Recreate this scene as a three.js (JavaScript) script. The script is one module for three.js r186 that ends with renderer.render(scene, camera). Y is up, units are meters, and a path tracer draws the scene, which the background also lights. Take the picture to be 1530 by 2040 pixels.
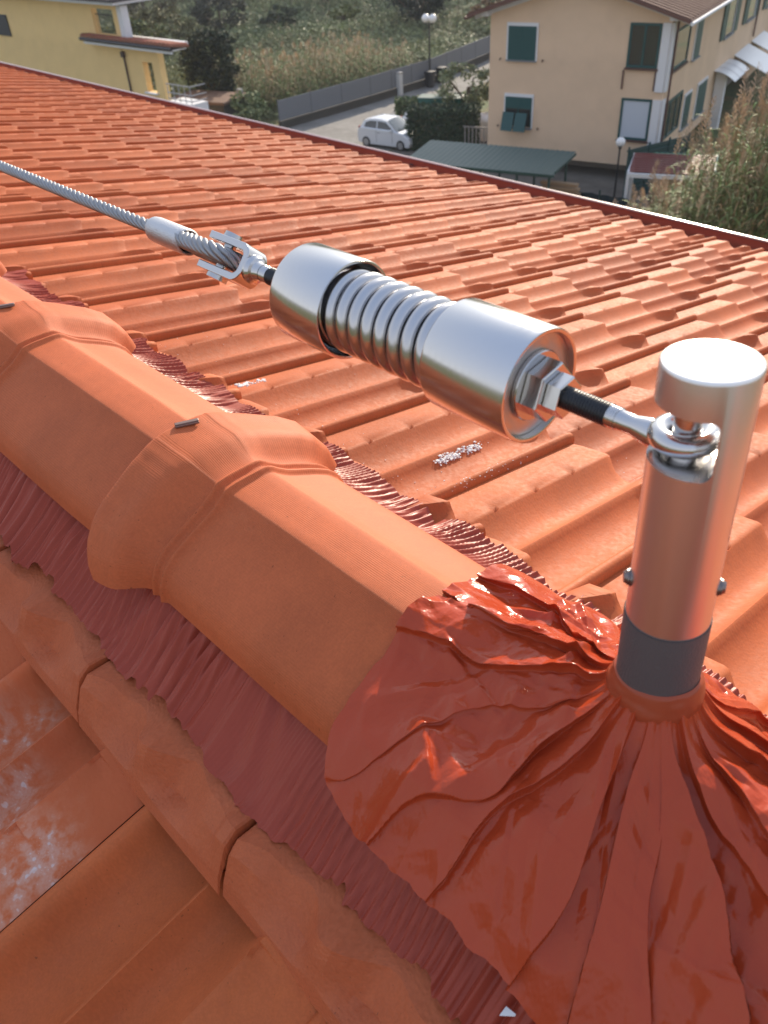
import * as THREE from 'three';
import { mergeGeometries, mergeVertices, toCreasedNormals } from 'three/addons/utils/BufferGeometryUtils.js';
import { RoundedBoxGeometry } from 'three/addons/geometries/RoundedBoxGeometry.js';
import { Brush, Evaluator, SUBTRACTION } from 'three-bvh-csg';

// ---------------------------------------------------------------- camera, sky, sun, exposure
// x runs along the roof ridge, y is up, -z is down the far slope; y = 0 is the crest of the ridge tiles
const scene = new THREE.Scene();
const camera = new THREE.PerspectiveCamera(63.46, 768 / 1024, 0.02, 900);
camera.position.set(0, 0.4, 0.3085);
camera.up.set(-0.41824, 0.78724, -0.45314);
camera.lookAt(-0.590196, 0.4 - 0.614732, 0.3085 - 0.523234);
camera.focus = 0.75;
camera.userData.fStop = 13;
const SUN = new THREE.Vector3(-0.42, 0.375, -0.83).normalize();
{
  const W = 512, H = 256, d = new Float32Array(W * H * 4);
  for (let j = 0; j < H; j++) for (let i = 0; i < W; i++) {
    const el = ((j + 0.5) / H - 0.5) * Math.PI, az = ((i + 0.5) / W - 0.5) * 2 * Math.PI;
    const v = [Math.cos(el) * Math.cos(az), Math.sin(el), Math.cos(el) * Math.sin(az)];
    const up = Math.max(0, v[1]), t = Math.pow(up, 0.5);
    const cs = v[0] * SUN.x + v[1] * SUN.y + v[2] * SUN.z, g = Math.exp((cs - 1) * 9) * 0.9 + Math.exp((cs - 1) * 60) * 2.2;
    const o = (j * W + i) * 4;
    d[o] = (0.90 * (1 - t) + 0.41 * t) + g * 1.0;
    d[o + 1] = (0.91 * (1 - t) + 0.52 * t) + g * 0.96;
    d[o + 2] = (0.92 * (1 - t) + 0.76 * t) + g * 0.88;
    d[o + 3] = 1;
    if (v[1] < 0) { d[o] = 0.3; d[o + 1] = 0.3; d[o + 2] = 0.28; }
  }
  const t = new THREE.DataTexture(d, W, H, THREE.RGBAFormat, THREE.FloatType);
  t.mapping = THREE.EquirectangularReflectionMapping; t.magFilter = t.minFilter = THREE.LinearFilter; t.needsUpdate = true;
  scene.background = t; scene.environment = t;
  scene.backgroundIntensity = scene.environmentIntensity = 0.76;
}
const sun = new THREE.DirectionalLight(0xffedd4, 4.4);
sun.position.copy(SUN).multiplyScalar(60); sun.castShadow = true; sun.shadow.radius = 1;
sun.shadow.mapSize.set(4096, 4096); Object.assign(sun.shadow.camera, { left: -60, right: 60, top: 60, bottom: -60, near: 1, far: 200 });
scene.add(sun, sun.target);
const renderer = new THREE.WebGLRenderer({ antialias: true });
renderer.toneMapping = THREE.LinearToneMapping;
renderer.toneMappingExposure = 1.48;
renderer.shadowMap.enabled = true;

// ---------------------------------------------------------------- helpers
let seed = 7;
const rnd = () => { seed = (seed + 0x6D2B79F5) | 0; let t = Math.imul(seed ^ (seed >>> 15), 1 | seed); t = (t + Math.imul(t ^ (t >>> 7), 61 | t)) ^ t; return ((t ^ (t >>> 14)) >>> 0) / 4294967296; };
const rr = (a, b) => a + (b - a) * rnd();
const clamp = (x, a = 0, b = 1) => Math.min(b, Math.max(a, x));
const ss = (a, b, x) => { const t = clamp((x - a) / (b - a)); return t * t * (3 - 2 * t); };
const lerp = (a, b, t) => a + (b - a) * t;
const hash = (x, y) => { let h = Math.imul(x | 0, 374761393) + Math.imul(y | 0, 668265263); h = Math.imul(h ^ (h >>> 13), 1274126177); return ((h ^ (h >>> 16)) >>> 0) / 4294967296; };
function vn(x, y, p = 1 << 20) { // value noise, period p
  const xi = Math.floor(x), yi = Math.floor(y), fx = x - xi, fy = y - yi, m = (a) => ((a % p) + p) % p;
  const u = fx * fx * (3 - 2 * fx), v = fy * fy * (3 - 2 * fy);
  return lerp(lerp(hash(m(xi), m(yi)), hash(m(xi + 1), m(yi)), u), lerp(hash(m(xi), m(yi + 1)), hash(m(xi + 1), m(yi + 1)), u), v);
}
const fbm = (x, y, o = 4, p = 1 << 20) => { let s = 0, a = 0.5, t = 0; for (let i = 0; i < o; i++) { s += a * vn(x, y, p); t += a; a *= 0.5; x *= 2; y *= 2; p *= 2; } return s / t; };
const names = new Map();
const numbered = (n) => { const k = names.get(n) || 0; names.set(n, k + 1); return k ? n + '_' + String(k).padStart(3, '0') : n; };
const shade = (o) => { o.traverse((m) => { if (m.isMesh) { m.castShadow = true; m.receiveShadow = true; } }); return o; };
function thing(name, label, category, pos = [0, 0, 0], turn = 0, group) {
  const o = new THREE.Group(); o.name = numbered(name); o.position.set(...pos); o.rotation.y = turn;
  o.userData = { label, category }; if (group) o.userData.group = group; scene.add(o); return o;
}
function part(parent, name, geo, mat, pos, rot, extra) {
  const m = new THREE.Mesh(Array.isArray(geo) ? merge(geo) : geo, mat); m.name = name; m.castShadow = m.receiveShadow = true;
  if (pos) m.position.set(...pos); if (rot) m.rotation.set(...rot); if (extra) Object.assign(m.userData, extra);
  parent.add(m); return m;
}
const top = (name, label, category, geo, mat, group) => { const m = part(scene, numbered(name), geo, mat); m.userData = { label, category }; if (group) m.userData.group = group; return m; };
const struct = (name, geo, mat) => { const m = part(scene, numbered(name), geo, mat); m.userData.kind = 'structure'; return m; };
function merge(list) { return mergeGeometries(list.map((g) => { const h = g.index ? g.toNonIndexed() : g; for (const k of Object.keys(h.attributes)) if (!['position', 'normal', 'uv', 'color'].includes(k)) h.deleteAttribute(k); return h; })); }
const bx = (w, h, d, x = 0, y = 0, z = 0, rx = 0, ry = 0, rz = 0) => { const g = new THREE.BoxGeometry(w, h, d); if (rx) g.rotateX(rx); if (rz) g.rotateZ(rz); if (ry) g.rotateY(ry); return g.translate(x, y, z); };
const rb = (w, h, d, r, x = 0, y = 0, z = 0) => new RoundedBoxGeometry(w, h, d, 2, r).translate(x, y, z);
const cyl = (r1, r2, h, n = 24, x = 0, y = 0, z = 0) => new THREE.CylinderGeometry(r1, r2, h, n).translate(x, y, z);
const cylX = (r, x0, x1, n = 32, y = 0, z = 0) => new THREE.CylinderGeometry(r, r, x1 - x0, n).rotateZ(Math.PI / 2).translate((x0 + x1) / 2, y, z);
const crease = (g, a) => toCreasedNormals(g.scale(1000, 1000, 1000), a).scale(0.001, 0.001, 0.001); // its hash rounds to 1 cm, so work in millimetres
const lathe = (pts, n = 64) => new THREE.LatheGeometry(pts.map((p) => new THREE.Vector2(p[0], p[1])), n);
const latheX = (pts, n = 72) => crease(lathe(pts.map(([x, r]) => [r, x]), n).rotateZ(-Math.PI / 2), 0.6); // profile (x, radius) about the x axis
const tube = (pts, r, n = 40, m = 8) => new THREE.TubeGeometry(new THREE.CatmullRomCurve3(pts.map((p) => new THREE.Vector3(...p))), n, r, m);
function grid(nu, nv, fn, uv, flip) { // a sheet of nu x nv cells
  const P = [], U = [], I = [];
  for (let j = 0; j <= nv; j++) for (let i = 0; i <= nu; i++) { const p = fn(i / nu, j / nv, i, j); P.push(...p); U.push(...(uv ? uv(i / nu, j / nv, p, i, j) : [i / nu, j / nv])); }
  for (let j = 0; j < nv; j++) for (let i = 0; i < nu; i++) { const a = j * (nu + 1) + i, b = a + 1, c = a + nu + 1, d = c + 1; if (flip) I.push(a, c, b, b, c, d); else I.push(a, b, c, b, d, c); }
  const g = new THREE.BufferGeometry(); g.setAttribute('position', new THREE.Float32BufferAttribute(P, 3)); g.setAttribute('uv', new THREE.Float32BufferAttribute(U, 2)); g.setIndex(I); g.computeVertexNormals(); return g;
}
function tex(n, fn, srgb = true, rep) { // fn(x, y in 0..1) -> grey or [r,g,b] in 0..1
  const d = new Uint8Array(n * n * 4);
  for (let j = 0; j < n; j++) for (let i = 0; i < n; i++) { let c = fn(i / n, j / n); if (!Array.isArray(c)) c = [c, c, c]; const o = (j * n + i) * 4; for (let k = 0; k < 3; k++) d[o + k] = clamp(c[k]) * 255; d[o + 3] = 255; }
  const t = new THREE.DataTexture(d, n, n); t.wrapS = t.wrapT = THREE.RepeatWrapping; t.magFilter = THREE.LinearFilter; t.minFilter = THREE.LinearMipmapLinearFilter; t.generateMipmaps = true; if (srgb) t.colorSpace = THREE.SRGBColorSpace; if (rep) t.repeat.set(...rep); t.needsUpdate = true; return t;
}
const mat = (color, rough = 0.8, o = {}) => new THREE.MeshStandardMaterial({ color, roughness: rough, ...o });
const phys = (o) => new THREE.MeshPhysicalMaterial(o);
const lin = (r, g, b) => new THREE.Color().setRGB(r, g, b);

// ---------------------------------------------------------------- materials of the roof
const TX = 512;
const clayMap = tex(1024, (x, y) => { // one repeat is 0.5 m: fired clay with grain, blotches and pale lime dust
  const b = fbm(x * 6, y * 6, 4, 6), f = fbm(x * 64, y * 64, 3, 64), s = vn(x * 512, y * 512, 512), s2 = vn(x * 340 + 9, y * 340, 340);
  let k = 0.92 + 0.07 * (b - 0.5) * 2 + 0.04 * (f - 0.5) + 0.06 * (s - 0.5);
  if (s2 > 0.975) k *= 0.72;
  const l = ss(0.60, 0.85, fbm(x * 11 + 3, y * 11 + 7, 4, 11)) * ss(0.45, 0.7, fbm(x * 90, y * 90, 2, 90)) * 0.5 + (s > 0.986 ? 0.35 : 0);
  return [k + 0.02 * l, k * 0.985 + (1 - k) * 0.02 + 0.06 * l + 0.01 * (f - 0.5), k * 0.97 + 0.10 * l];
});
const clayBump = tex(TX, (x, y) => 0.5 + 0.7 * (vn(x * 256, y * 256, 256) - 0.5), false);
const clayRough = tex(256, (x, y) => 0.80 + 0.06 * (fbm(x * 9, y * 9, 3, 9) - 0.5) + 0.15 * (vn(x * 128, y * 128, 128) - 0.5), false);
const ridgeBump = tex(TX, (x, y) => 0.5 + 0.3 * Math.sin(y * Math.PI * 2 * 40) * (0.35 + 0.65 * fbm(x * 4, y * 4, 2, 4)) + 0.15 * (vn(x * 100, y * 100, 100) - 0.5), false, [7, 7]);
const clayTone = [[0.57, 0.140, 0.043], [0.63, 0.168, 0.056], [0.50, 0.114, 0.034], [0.59, 0.148, 0.046], [0.54, 0.127, 0.039], [0.61, 0.156, 0.050]];
const clay = clayTone.map((c) => phys({ color: lin(...c), map: clayMap, bumpMap: clayBump, bumpScale: 0.0002, roughnessMap: clayRough, roughness: 0.86, specularIntensity: 0.55 }));
const capMat = phys({ color: lin(0.595, 0.143, 0.049), map: clayMap, bumpMap: ridgeBump, bumpScale: 0.0002, roughness: 0.66, specularIntensity: 0.6 });
const limeMap = tex(1024, (x, y) => { // lime dust spilled on a tile: grains that gather in patches
  const b = fbm(x * 6, y * 6, 4, 6), p = 0.8 * ss(0.50, 0.80, fbm(x * 4 + 2, y * 4 + 5, 4, 4)), g = vn(x * 400, y * 400, 400), g2 = vn(x * 512 + 3, y * 512, 512), k = 0.78 + 0.12 * (b - 0.5);
  const q = fbm(x * 70, y * 70, 3, 70), d = clamp(0.62 * p * ss(0.30, 0.66, q) + 0.30 * p * g + (g2 > 0.985 ? 0.5 : 0) * (0.25 + p) + ss(0.72, 0.80, q) * 0.35 * ss(0.15, 0.5, p));
  return [lerp(k * 1.04, 0.86, d), lerp(k * 0.55, 0.84, d), lerp(k * 0.33, 0.84, d)];
});
const dustyClay = phys({ color: lin(0.85, 0.80, 0.80), map: limeMap, bumpMap: clayBump, bumpScale: 0.0004, roughness: 0.8, specularIntensity: 0.6 });
const chipMat = mat(lin(0.80, 0.78, 0.74), 0.9);

// ---------------------------------------------------------------- the building whose roof we stand on
const ALPHA = 15 * Math.PI / 180, STEP = 0.345, W = 0.22, TILT = 5.1 * Math.PI / 180, HS = 1.25;
const house = thing('tiled_building', 'building under the wide terracotta tile roof with a brown metal gutter', 'building');
const Gd = -11.2; // ground level
part(house, 'wall', bx(13.4, 9.9, 6.6, -5.5, Gd + 4.95, 0), mat(lin(0.62, 0.5, 0.34), 0.9));
{
  const deckFar = bx(13.8, 0.05, 3.62, 0, -0.025, -1.81); deckFar.rotateX(-ALPHA); deckFar.translate(-5.5, -0.21, 0);
  const deckNear = bx(13.8, 0.05, 3.62, 0, -0.025, 1.81); deckNear.rotateX(ALPHA); deckNear.translate(-5.5, -0.21, 0);
  part(house, 'roof_deck', [deckFar, deckNear], mat(lin(0.12, 0.08, 0.06), 0.95));
}
const prof = [[-0.004, 0.0110], [0.0, 0.0115], [0.012, 0.0135], [0.035, 0.0155], [0.052, 0.0170], [0.0575, 0.0172], [0.0600, 0.0160], [0.0665, 0.0118], [0.077, 0.0060], [0.090, 0.0016], [0.103, 0.0004], [0.113, 0.0034], [0.1205, 0.0085], [0.1238, 0.0112], [0.1265, 0.0105], [0.1315, 0.0060], [0.140, 0.0004], [0.156, -0.0034], [0.176, -0.0034], [0.189, -0.0010], [0.196, 0.0035], [0.2005, 0.0125], [0.204, 0.0188], [0.2085, 0.0218], [0.2135, 0.0218], [0.217, 0.0192], [0.2188, 0.015], [0.219, 0.0]];
const profLow = [0, 2, 4, 5, 7, 9, 11, 13, 15, 17, 19, 21, 23, 24, 26, 27];
const LEN = 0.405, TICKS = [0.075, 0.155, 0.235, 0.315];
function tileGeo(lod, cut = LEN, flare = 0, uo = 0, relief = 1) { // right edge at x = 0, butt end at z = 0, head towards +z
  const idx = lod < 2 ? prof.map((_, i) => i) : profLow, S = [0];
  S.push(LEN - cut);
  if (lod === 0) { for (const t of TICKS) S.push(t - 0.0062, t - 0.0051, t + 0.0018, t + 0.0062); S.push(0.01, 0.02, 0.03, 0.04, 0.05, 0.06, LEN - 0.072, LEN - 0.062, LEN - 0.052, LEN - 0.044, LEN - 0.036, LEN - 0.028, LEN - 0.021, LEN - 0.014, LEN - 0.008, LEN - 0.004); }
  else if (lod === 1) { for (const t of TICKS) S.push(t - 0.007, t - 0.001, t + 0.005); S.push(LEN - 0.06, LEN - 0.04, LEN - 0.024, LEN - 0.010); }
  else S.push(0.2);
  S.push(LEN);
  const ssort = [...new Set(S)].filter((s) => s >= LEN - cut - 1e-6).sort((a, b) => a - b);
  const pos = (k, s) => {
    let [u, h] = prof[k];
    const head = lod < 2 ? ss(0.0, 0.065, s) : 1, end = ss(LEN - 0.075, LEN - 0.004, s);
    h *= HS * (u < 0.197 ? relief : 1);
    if (u > 0.062 && u < 0.197) h = lerp(0.002, h, head);
    if (u > 0.112 && u < 0.1375) h += 0.005 * end; // the middle rib rises into a hood at the butt end
    if (u >= 0.1375 && u < 0.176) h += 0.006 * end * ss(0.182, 0.138, u);
    if (lod < 2 && u > 0.044 && u < 0.0585) for (const t of TICKS) if (Math.abs(s - t + 0.001) < 0.0042) h -= 0.0048 * ss(0.046, 0.0575, u);
    const bulge = 0.020 * ss(0.104, 0.128, u) * ss(0.205, 0.135, u) - 0.012 * ss(0.05, 0.080, u) * ss(0.122, 0.095, u);
    const edge = s > LEN - 0.02 ? -0.0022 * Math.pow(ss(LEN - 0.012, LEN, s), 2) : 0;
    if (u > 0.1205 && u < 0.186) u += 0.024 * end * end * (1 - (u - 0.1205) / 0.0655); // the rib widens to the right at its end
    return [u - W, h + edge, LEN - s - bulge * ss(0.15, LEN, s)];
  };
  const P = [], U = [], I = [], nu = idx.length;
  const add = (p, u) => { P.push(...p); U.push(...u); return P.length / 3 - 1; };
  for (const s of ssort) for (const k of idx) add(pos(k, s), [prof[k][0] * 2 + uo, s * 2 + uo * 1.7]);
  for (let j = 0; j + 1 < ssort.length; j++) for (let i = 0; i + 1 < nu; i++) { const a = j * nu + i, b = a + 1, c = a + nu, d = c + 1; I.push(a, c, b, b, c, d); }
  const last = ssort.length - 1;
  const o = P.length / 3; // butt face, its own vertices for a crisp edge
  for (const k of idx) { const p = pos(k, LEN); add(p, [prof[k][0] * 2, 0]); const f = flare ? [p[0], -0.022, p[2] - flare] : [p[0], p[1] - 0.019, p[2] + 0.002]; add(f, [prof[k][0] * 2, 0.04]); }
  for (let i = 0; i + 1 < nu; i++) { const a = o + i * 2; I.push(a, a + 1, a + 2, a + 2, a + 1, a + 3); }
  const g = new THREE.BufferGeometry(); g.setAttribute('position', new THREE.Float32BufferAttribute(P, 3)); g.setAttribute('uv', new THREE.Float32BufferAttribute(U, 2)); g.setIndex(I); g.computeVertexNormals(); return lod < 2 ? crease(g, 0.85) : g;
}
const tileGeos = [0, 1, 2].map((lod) => [0, 1, 2, 3].map((v) => tileGeo(lod, LEN, 0, v * 0.317)));
const RT = HS * 0.0218;
{
  const spots = [], cam = camera.position, look = new THREE.Vector3(-0.590196, -0.614732, -0.523234);
  camera.updateMatrixWorld(true); const frustum = new THREE.Frustum().setFromProjectionMatrix(new THREE.Matrix4().multiplyMatrices(camera.projectionMatrix, camera.matrixWorldInverse));
  for (const side of [-1, 1]) for (let k = -1; k < 9; k++) {
    const s = side < 0 ? (k < 0 ? 0.238 : 0.575 + STEP * k) : (k < 0 ? 0.214 : 0.214 + 0.345 * (k + 1));
    const shift = side < 0 ? -0.77 + (k & 1 ? 0.11 : 0) : -0.105 + (k & 1 ? 0 : -0.11);
    for (let n = -60; n < 12; n++) {
      const x = shift + n * W; if (x < -12.1 || x > 1.1 || (k < 0 && side > 0)) continue;
      const y = -0.1 - s * Math.sin(ALPHA) - RT * Math.cos(ALPHA), z = side * (s * Math.cos(ALPHA) - RT * Math.sin(ALPHA));
      const mid = new THREE.Vector3(x - side * -0.11, y + 0.03, z - side * 0.17), dist = mid.distanceTo(cam), vis = frustum.intersectsSphere(new THREE.Sphere(mid, 0.24));
      spots.push({ side, k, n, x, y, z, dist, vis, score: (vis ? 0 : 1000) + dist });
    }
  }
  spots.sort((a, b) => a.score - b.score);
  const rest = [], ridgeTile = [0, 1].map((v) => tileGeo(0, 0.19, 0, v * 0.4)), nearTile = [0, 1].map((v) => tileGeo(0, LEN, 0, v * 0.4, 1.7));
  spots.forEach((t, i) => {
    const h = hash(t.n * 7 + t.side, t.k * 13 + 5), h2 = hash(t.k * 31 + 3, t.n * 17 + t.side), m = clay[Math.floor(h * clay.length)];
    const o = new THREE.Object3D(); o.position.set(t.x + (h - 0.5) * 0.002, t.y + (h2 - 0.5) * 0.0015, t.z + (h2 - 0.5) * 0.006);
    const pitch = ALPHA - TILT + (h - 0.5) * 0.008;
    if (t.side < 0) o.rotation.set(-pitch, (h2 - 0.5) * 0.008, 0); else o.rotation.set(pitch, Math.PI + (h2 - 0.5) * 0.008, 0);
    if (i < 300) {
      const g = t.k < 0 ? ridgeTile[Math.floor(h2 * 2)] : t.side > 0 ? nearTile[Math.floor(h2 * 2)] : tileGeos[t.dist < 1.6 ? 0 : 1][Math.floor(h2 * 4)];
      const q = part(house, 'roof_tile', g, t.side > 0 ? (t.k === 0 && t.x < -0.60 && t.x > -0.90 ? dustyClay : m) : m); q.position.copy(o.position); q.rotation.copy(o.rotation);
    } else { o.updateMatrix(); rest.push([o.matrix, t.vis ? 1 : 2, h2, t.k]); }
  });
  const far = rest.map(([mx, lod, h2, k]) => (k < 0 ? ridgeTile[0] : tileGeos[lod][Math.floor(h2 * 4)]).clone().applyMatrix4(mx)).map((g) => g.index ? g.toNonIndexed() : g);
  part(house, 'roof_tile_field', mergeGeometries(far), clay[1], null, null, { kind: 'stuff' });
  console.log('tiles', spots.length, 'visible', spots.filter((t) => t.vis).length);
}
// gutter along the eave
{
  const gm = mat(lin(0.33, 0.085, 0.055), 0.4);
  const gx0 = -12.4, gx1 = 1.4, pts = [];
  const zo = -3.47, yo = -1.03;
  for (let a = 0; a <= 16; a++) { const t = a / 16 * Math.PI; pts.push([zo + 0.065 + 0.062 * -Math.cos(t), yo - 0.055 - 0.055 * Math.sin(t)]); }
  pts.unshift([zo + 0.003, yo - 0.004]); pts.push([zo + 0.127, yo + 0.01]);
  const inner = grid(40, pts.length - 1, (u, v, i, j) => [lerp(gx0, gx1, u), pts[j][1], pts[j][0]]);
  const outer = grid(40, pts.length - 1, (u, v, i, j) => [lerp(gx0, gx1, u), pts[j][1] - 0.002, pts[j][0] + (j < 9 ? -0.002 : 0.002)], null, true);
  const g = part(house, 'gutter', [inner, outer], gm);
  part(g, 'gutter_lip', cylX(0.011, gx0, gx1, 18, 0, 0).scale(1, 0.55, 1.35).translate(0, yo, zo - 0.004), phys({ color: lin(0.30, 0.10, 0.075), roughness: 0.3, clearcoat: 1, clearcoatRoughness: 0.16 }));
  for (let x = -11.6; x < 1; x += 0.78) part(g, 'bracket', rb(0.028, 0.022, 0.07, 0.003, x, yo - 0.040, zo + 0.036), mat(lin(0.13, 0.07, 0.065), 0.7));
  for (let x = -9.55; x < 1; x += 2.9) part(g, 'joint_sleeve', grid(2, pts.length - 1, (u, v, i, j) => [x + u * 0.06, pts[j][1] + 0.0025, pts[j][0] + (j < 9 ? 0.0025 : -0.0025)]), gm);
}
// ridge tiles: a flat-topped cap whose left end widens into a collar over the tail of its neighbour
const CZ = 0.008, capHalf = [[0, -0.0100], [0.012, -0.0102], [0.0195, -0.0108], [0.0225, -0.0120], [0.028, -0.0165], [0.038, -0.0235], [0.052, -0.0305], [0.068, -0.038], [0.083, -0.0465], [0.093, -0.056], [0.0985, -0.068], [0.1005, -0.082]];
function capPoint(v, off) { // v in -1..1 across the cap, off = outward offset
  const a = Math.abs(v) * (capHalf.length - 1), i = Math.min(capHalf.length - 2, Math.floor(a)), f = a - i;
  const p0 = capHalf[i], p1 = capHalf[i + 1], d = lerp(p0[0], p1[0], f), y = lerp(p0[1], p1[1], f);
  const q0 = capHalf[Math.max(0, i - 1)], q1 = capHalf[Math.min(capHalf.length - 1, i + 2)];
  let nx = -(q1[1] - q0[1]), ny = q1[0] - q0[0]; const l = Math.hypot(nx, ny) || 1; nx /= l; ny /= l;
  return [y + ny * off, Math.sign(v) * (d + nx * off)];
}
function capGeo(flare = 1) {
  const X = [0, 0.002, 0.006, 0.012, 0.02, 0.03, 0.04, 0.05, 0.058, 0.066, 0.072, 0.077, 0.082, 0.085, 0.087, 0.089, 0.091, 0.0925, 0.094, 0.0955, 0.097, 0.099, 0.101, 0.103, 0.105, 0.1065, 0.108, 0.1095, 0.111, 0.113, 0.1155, 0.119, 0.124, 0.132, 0.15, 0.2, 0.26, 0.32, 0.38, 0.44];
  const off = (x, v) => {
    let o = (0.0125 + 0.0085 * ss(0.15, 0.55, Math.abs(v))) * ss(0.087, 0.046, x) + 0.0030 * ss(0.03, 0.0, x) - 0.0028 * ss(0.004, 0, x);
    o += 0.0048 * Math.exp(-Math.pow((x - 0.092) / 0.0030, 2)) + 0.0048 * Math.exp(-Math.pow((x - 0.1055) / 0.0030, 2));
    const low = ss(0.62, 1, Math.abs(v)); o += 0.010 * flare * low * ss(0.085, 0.02, x); if (flare < 1) o *= 0.45;
    o -= 0.003 * ss(0.3, 0.44, x);
    return o;
  };
  const nv = 64, nx = X.length - 1;
  const P = (i, j) => { const v = j / nv * 2 - 1, x = X[i], a = Math.abs(v); const [y, d] = capPoint(v, off(x, v)); const drop = 0.004 * ss(0.08, 0, x) * ss(0.7, 1, a); return [x + 0.036 * a * a * a * ss(0.1, 0, x) + 0.0022 * (fbm(v * 3 + 5, x * 20) - 0.5), y - drop + 0.0016 * (fbm(x * 11, v * 4 + 2) - 0.5), d]; };
  const outer = grid(nv, nx, (u, v, i, j) => P(j, i), (u, v, p, i, j) => [p[0] * 2, (i / nv * 0.26) * 2], false);
  const rim = grid(nv, 2, (u, v, i, j) => { const [x, y, d] = P(0, i); const k = j / 2; return [x + 0.001 * Math.sin(k * 3), y - 0.010 * k, d * (1 - 0.075 * k)]; }, null, true);
  const th = 0.009, under = [];
  for (const s of [-1, 1]) under.push(grid(1, nx, (u, v, i, j) => { const p = P(j, s < 0 ? 0 : nv); return [p[0], p[1], p[2] - s * u * th]; }, null, s < 0));
  return { outer, rim, under };
}
{
  const [og, og2] = [1, 0].map((f) => { const g = capGeo(f); return mergeGeometries([g.outer.toNonIndexed(), g.rim.toNonIndexed(), ...g.under.map((q) => q.toNonIndexed())]); });
  const clipMat = mat(lin(0.26, 0.17, 0.14), 0.42, { metalness: 0.7 });
  const clipGeo = merge([rb(0.0045, 0.0016, 0.022, 0.0006, 0, 0.0012, 0), rb(0.0016, 0.0034, 0.022, 0.0006, -0.0026, -0.0006, 0), rb(0.0016, 0.0022, 0.022, 0.0006, 0.0024, -0.0002, 0)]);
  for (let n = -28; n < 4; n++) {
    const x = -0.617 + n * 0.395, h = hash(n + 40, 3);
    if (x > 1.05) continue;
    const c = part(house, 'ridge_tile', n === 1 ? og2 : og, capMat, [x, (h - 0.5) * 0.002, CZ + (h - 0.5) * 0.003], [0, (h - 0.5) * 0.008, 0]);
    if (n !== 1) part(c, 'ridge_clip', clipGeo, clipMat, [0.010, 0.0062, -0.003], [0, -0.42, 0]);
  }
}
// pleated ridge flashing on both sides
const flashMat = new THREE.MeshPhysicalMaterial({ color: lin(0.345, 0.060, 0.034), roughness: 0.40, specularIntensity: 0.45, bumpMap: tex(TX, (x, y) => 0.5 + 0.3 * (fbm(x * 90, y * 12, 3, 12) - 0.5), false), bumpScale: 0.0006, side: THREE.DoubleSide });
function roofTop(side, x, d) { // height of the top course near the ridge, d = distance from the ridge line
  const s = side < 0 ? 0.238 : 0.214, pitch = ALPHA - TILT, y0 = -0.1 - s * Math.sin(ALPHA) - RT * Math.cos(ALPHA), z0 = s * Math.cos(ALPHA) - RT * Math.sin(ALPHA);
  const shift = side < 0 ? -0.77 + 0.11 : -0.105; let u = side < 0 ? (x - shift) : -(x - shift); u = ((u % W) + W) % W;
  let i = 0; while (i < prof.length - 2 && prof[i + 1][0] < u) i++;
  const t = clamp((u - prof[i][0]) / Math.max(1e-6, prof[i + 1][0] - prof[i][0]));
  return y0 + (z0 - d) * Math.tan(pitch) + lerp(prof[i][1], prof[i + 1][1], t) * HS;
}
for (const side of [-1, 1]) {
  const x0 = -1.55, x1 = 0.6, nx = 2400, nd = 26, near = side > 0;
  const f = (u, v) => {
    const x = lerp(x0, x1, u), dEnd = near ? 0.151 + 0.012 * (fbm(x * 14, 3.3) - 0.5) + 0.006 * (fbm(x * 90, 7) - 0.5) + 0.006 * ss(0.55, 0.7, fbm(x * 9, 11)) - 0.007 * ss(0.62, 0.7, fbm(x * 21, 15)) : 0.216 + 0.012 * (fbm(x * 9, 5) - 0.5) + 0.010 * ss(0.45, 0.55, fbm(x * 11, 9)) + 0.003 * (fbm(x * 140, 2) - 0.5);
    const d = lerp(0.06, dEnd, v);
    let y, amp, w;
    if (near) {
      y = -0.079 - 0.052 * ss(0.06, 0.164, d) - Math.max(0, d - 0.09) * 0.12;
      const tri = (q) => Math.abs((((q % 1) + 1) % 1) - 0.5) * 2;
      const a = x * 46 + 5.5 * fbm(x * 6, d * 7 + 1, 2) + d * 9 * (fbm(x * 3, 8) - 0.5), b = x * 118 + 6 * fbm(x * 8, d * 6 + 3, 2) - d * 10 * (fbm(x * 4, 2) - 0.5), c = x * 260 + 5 * fbm(x * 15, d * 9, 2);
      const A = ss(0.35, 0.65, fbm(x * 8 + 2, d * 9 + 5, 2)), Bm = ss(0.3, 0.65, fbm(x * 11 + 9, d * 12, 2));
      w = 0.75 * tri(a) * A + 0.45 * tri(b) * Bm + 0.10 * tri(c) * (1 - A * 0.6);
      amp = 0.0115 * lerp(1, 0.75, v);
      y += 0.010 * (fbm(x * 22, d * 22 + 3, 3) - 0.5);
    } else {
      let m = -9; for (let q = -4; q <= 4; q++) m = Math.max(m, roofTop(side, x + q * 0.008, d) - q * q * 0.0007);
      const tileY = m + 0.0045, capY = -0.082 - (d - 0.09) * 0.62;
      y = Math.max(tileY, lerp(capY, tileY, ss(0.25, 0.92, v)));
      const a = x * 165 + 3 * fbm(x * 9, 3) - d * 20, fr = ((a % 1) + 1) % 1;
      w = fr < 0.65 ? fr / 0.65 : (1 - fr) / 0.35;
      amp = 0.0027 * (0.5 + 1.0 * ss(0.3, 0.7, fbm(x * 16, 6)));
      y += 0.0015 * (fbm(x * 40, d * 40, 2) - 0.5);
    }
    return [x, y + amp * w, CZ + side * d];
  };
  const g = grid(nx, nd, f, (u, v, p) => [p[0] * 2, p[2] * 2], near);
  part(house, 'ridge_flashing', g, flashMat, null, null, { label: side < 0 ? 'dark red pleated flashing strip on the sunny side of the ridge tiles' : 'dark red pleated flashing strip on the shaded side of the ridge tiles' });
}
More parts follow.
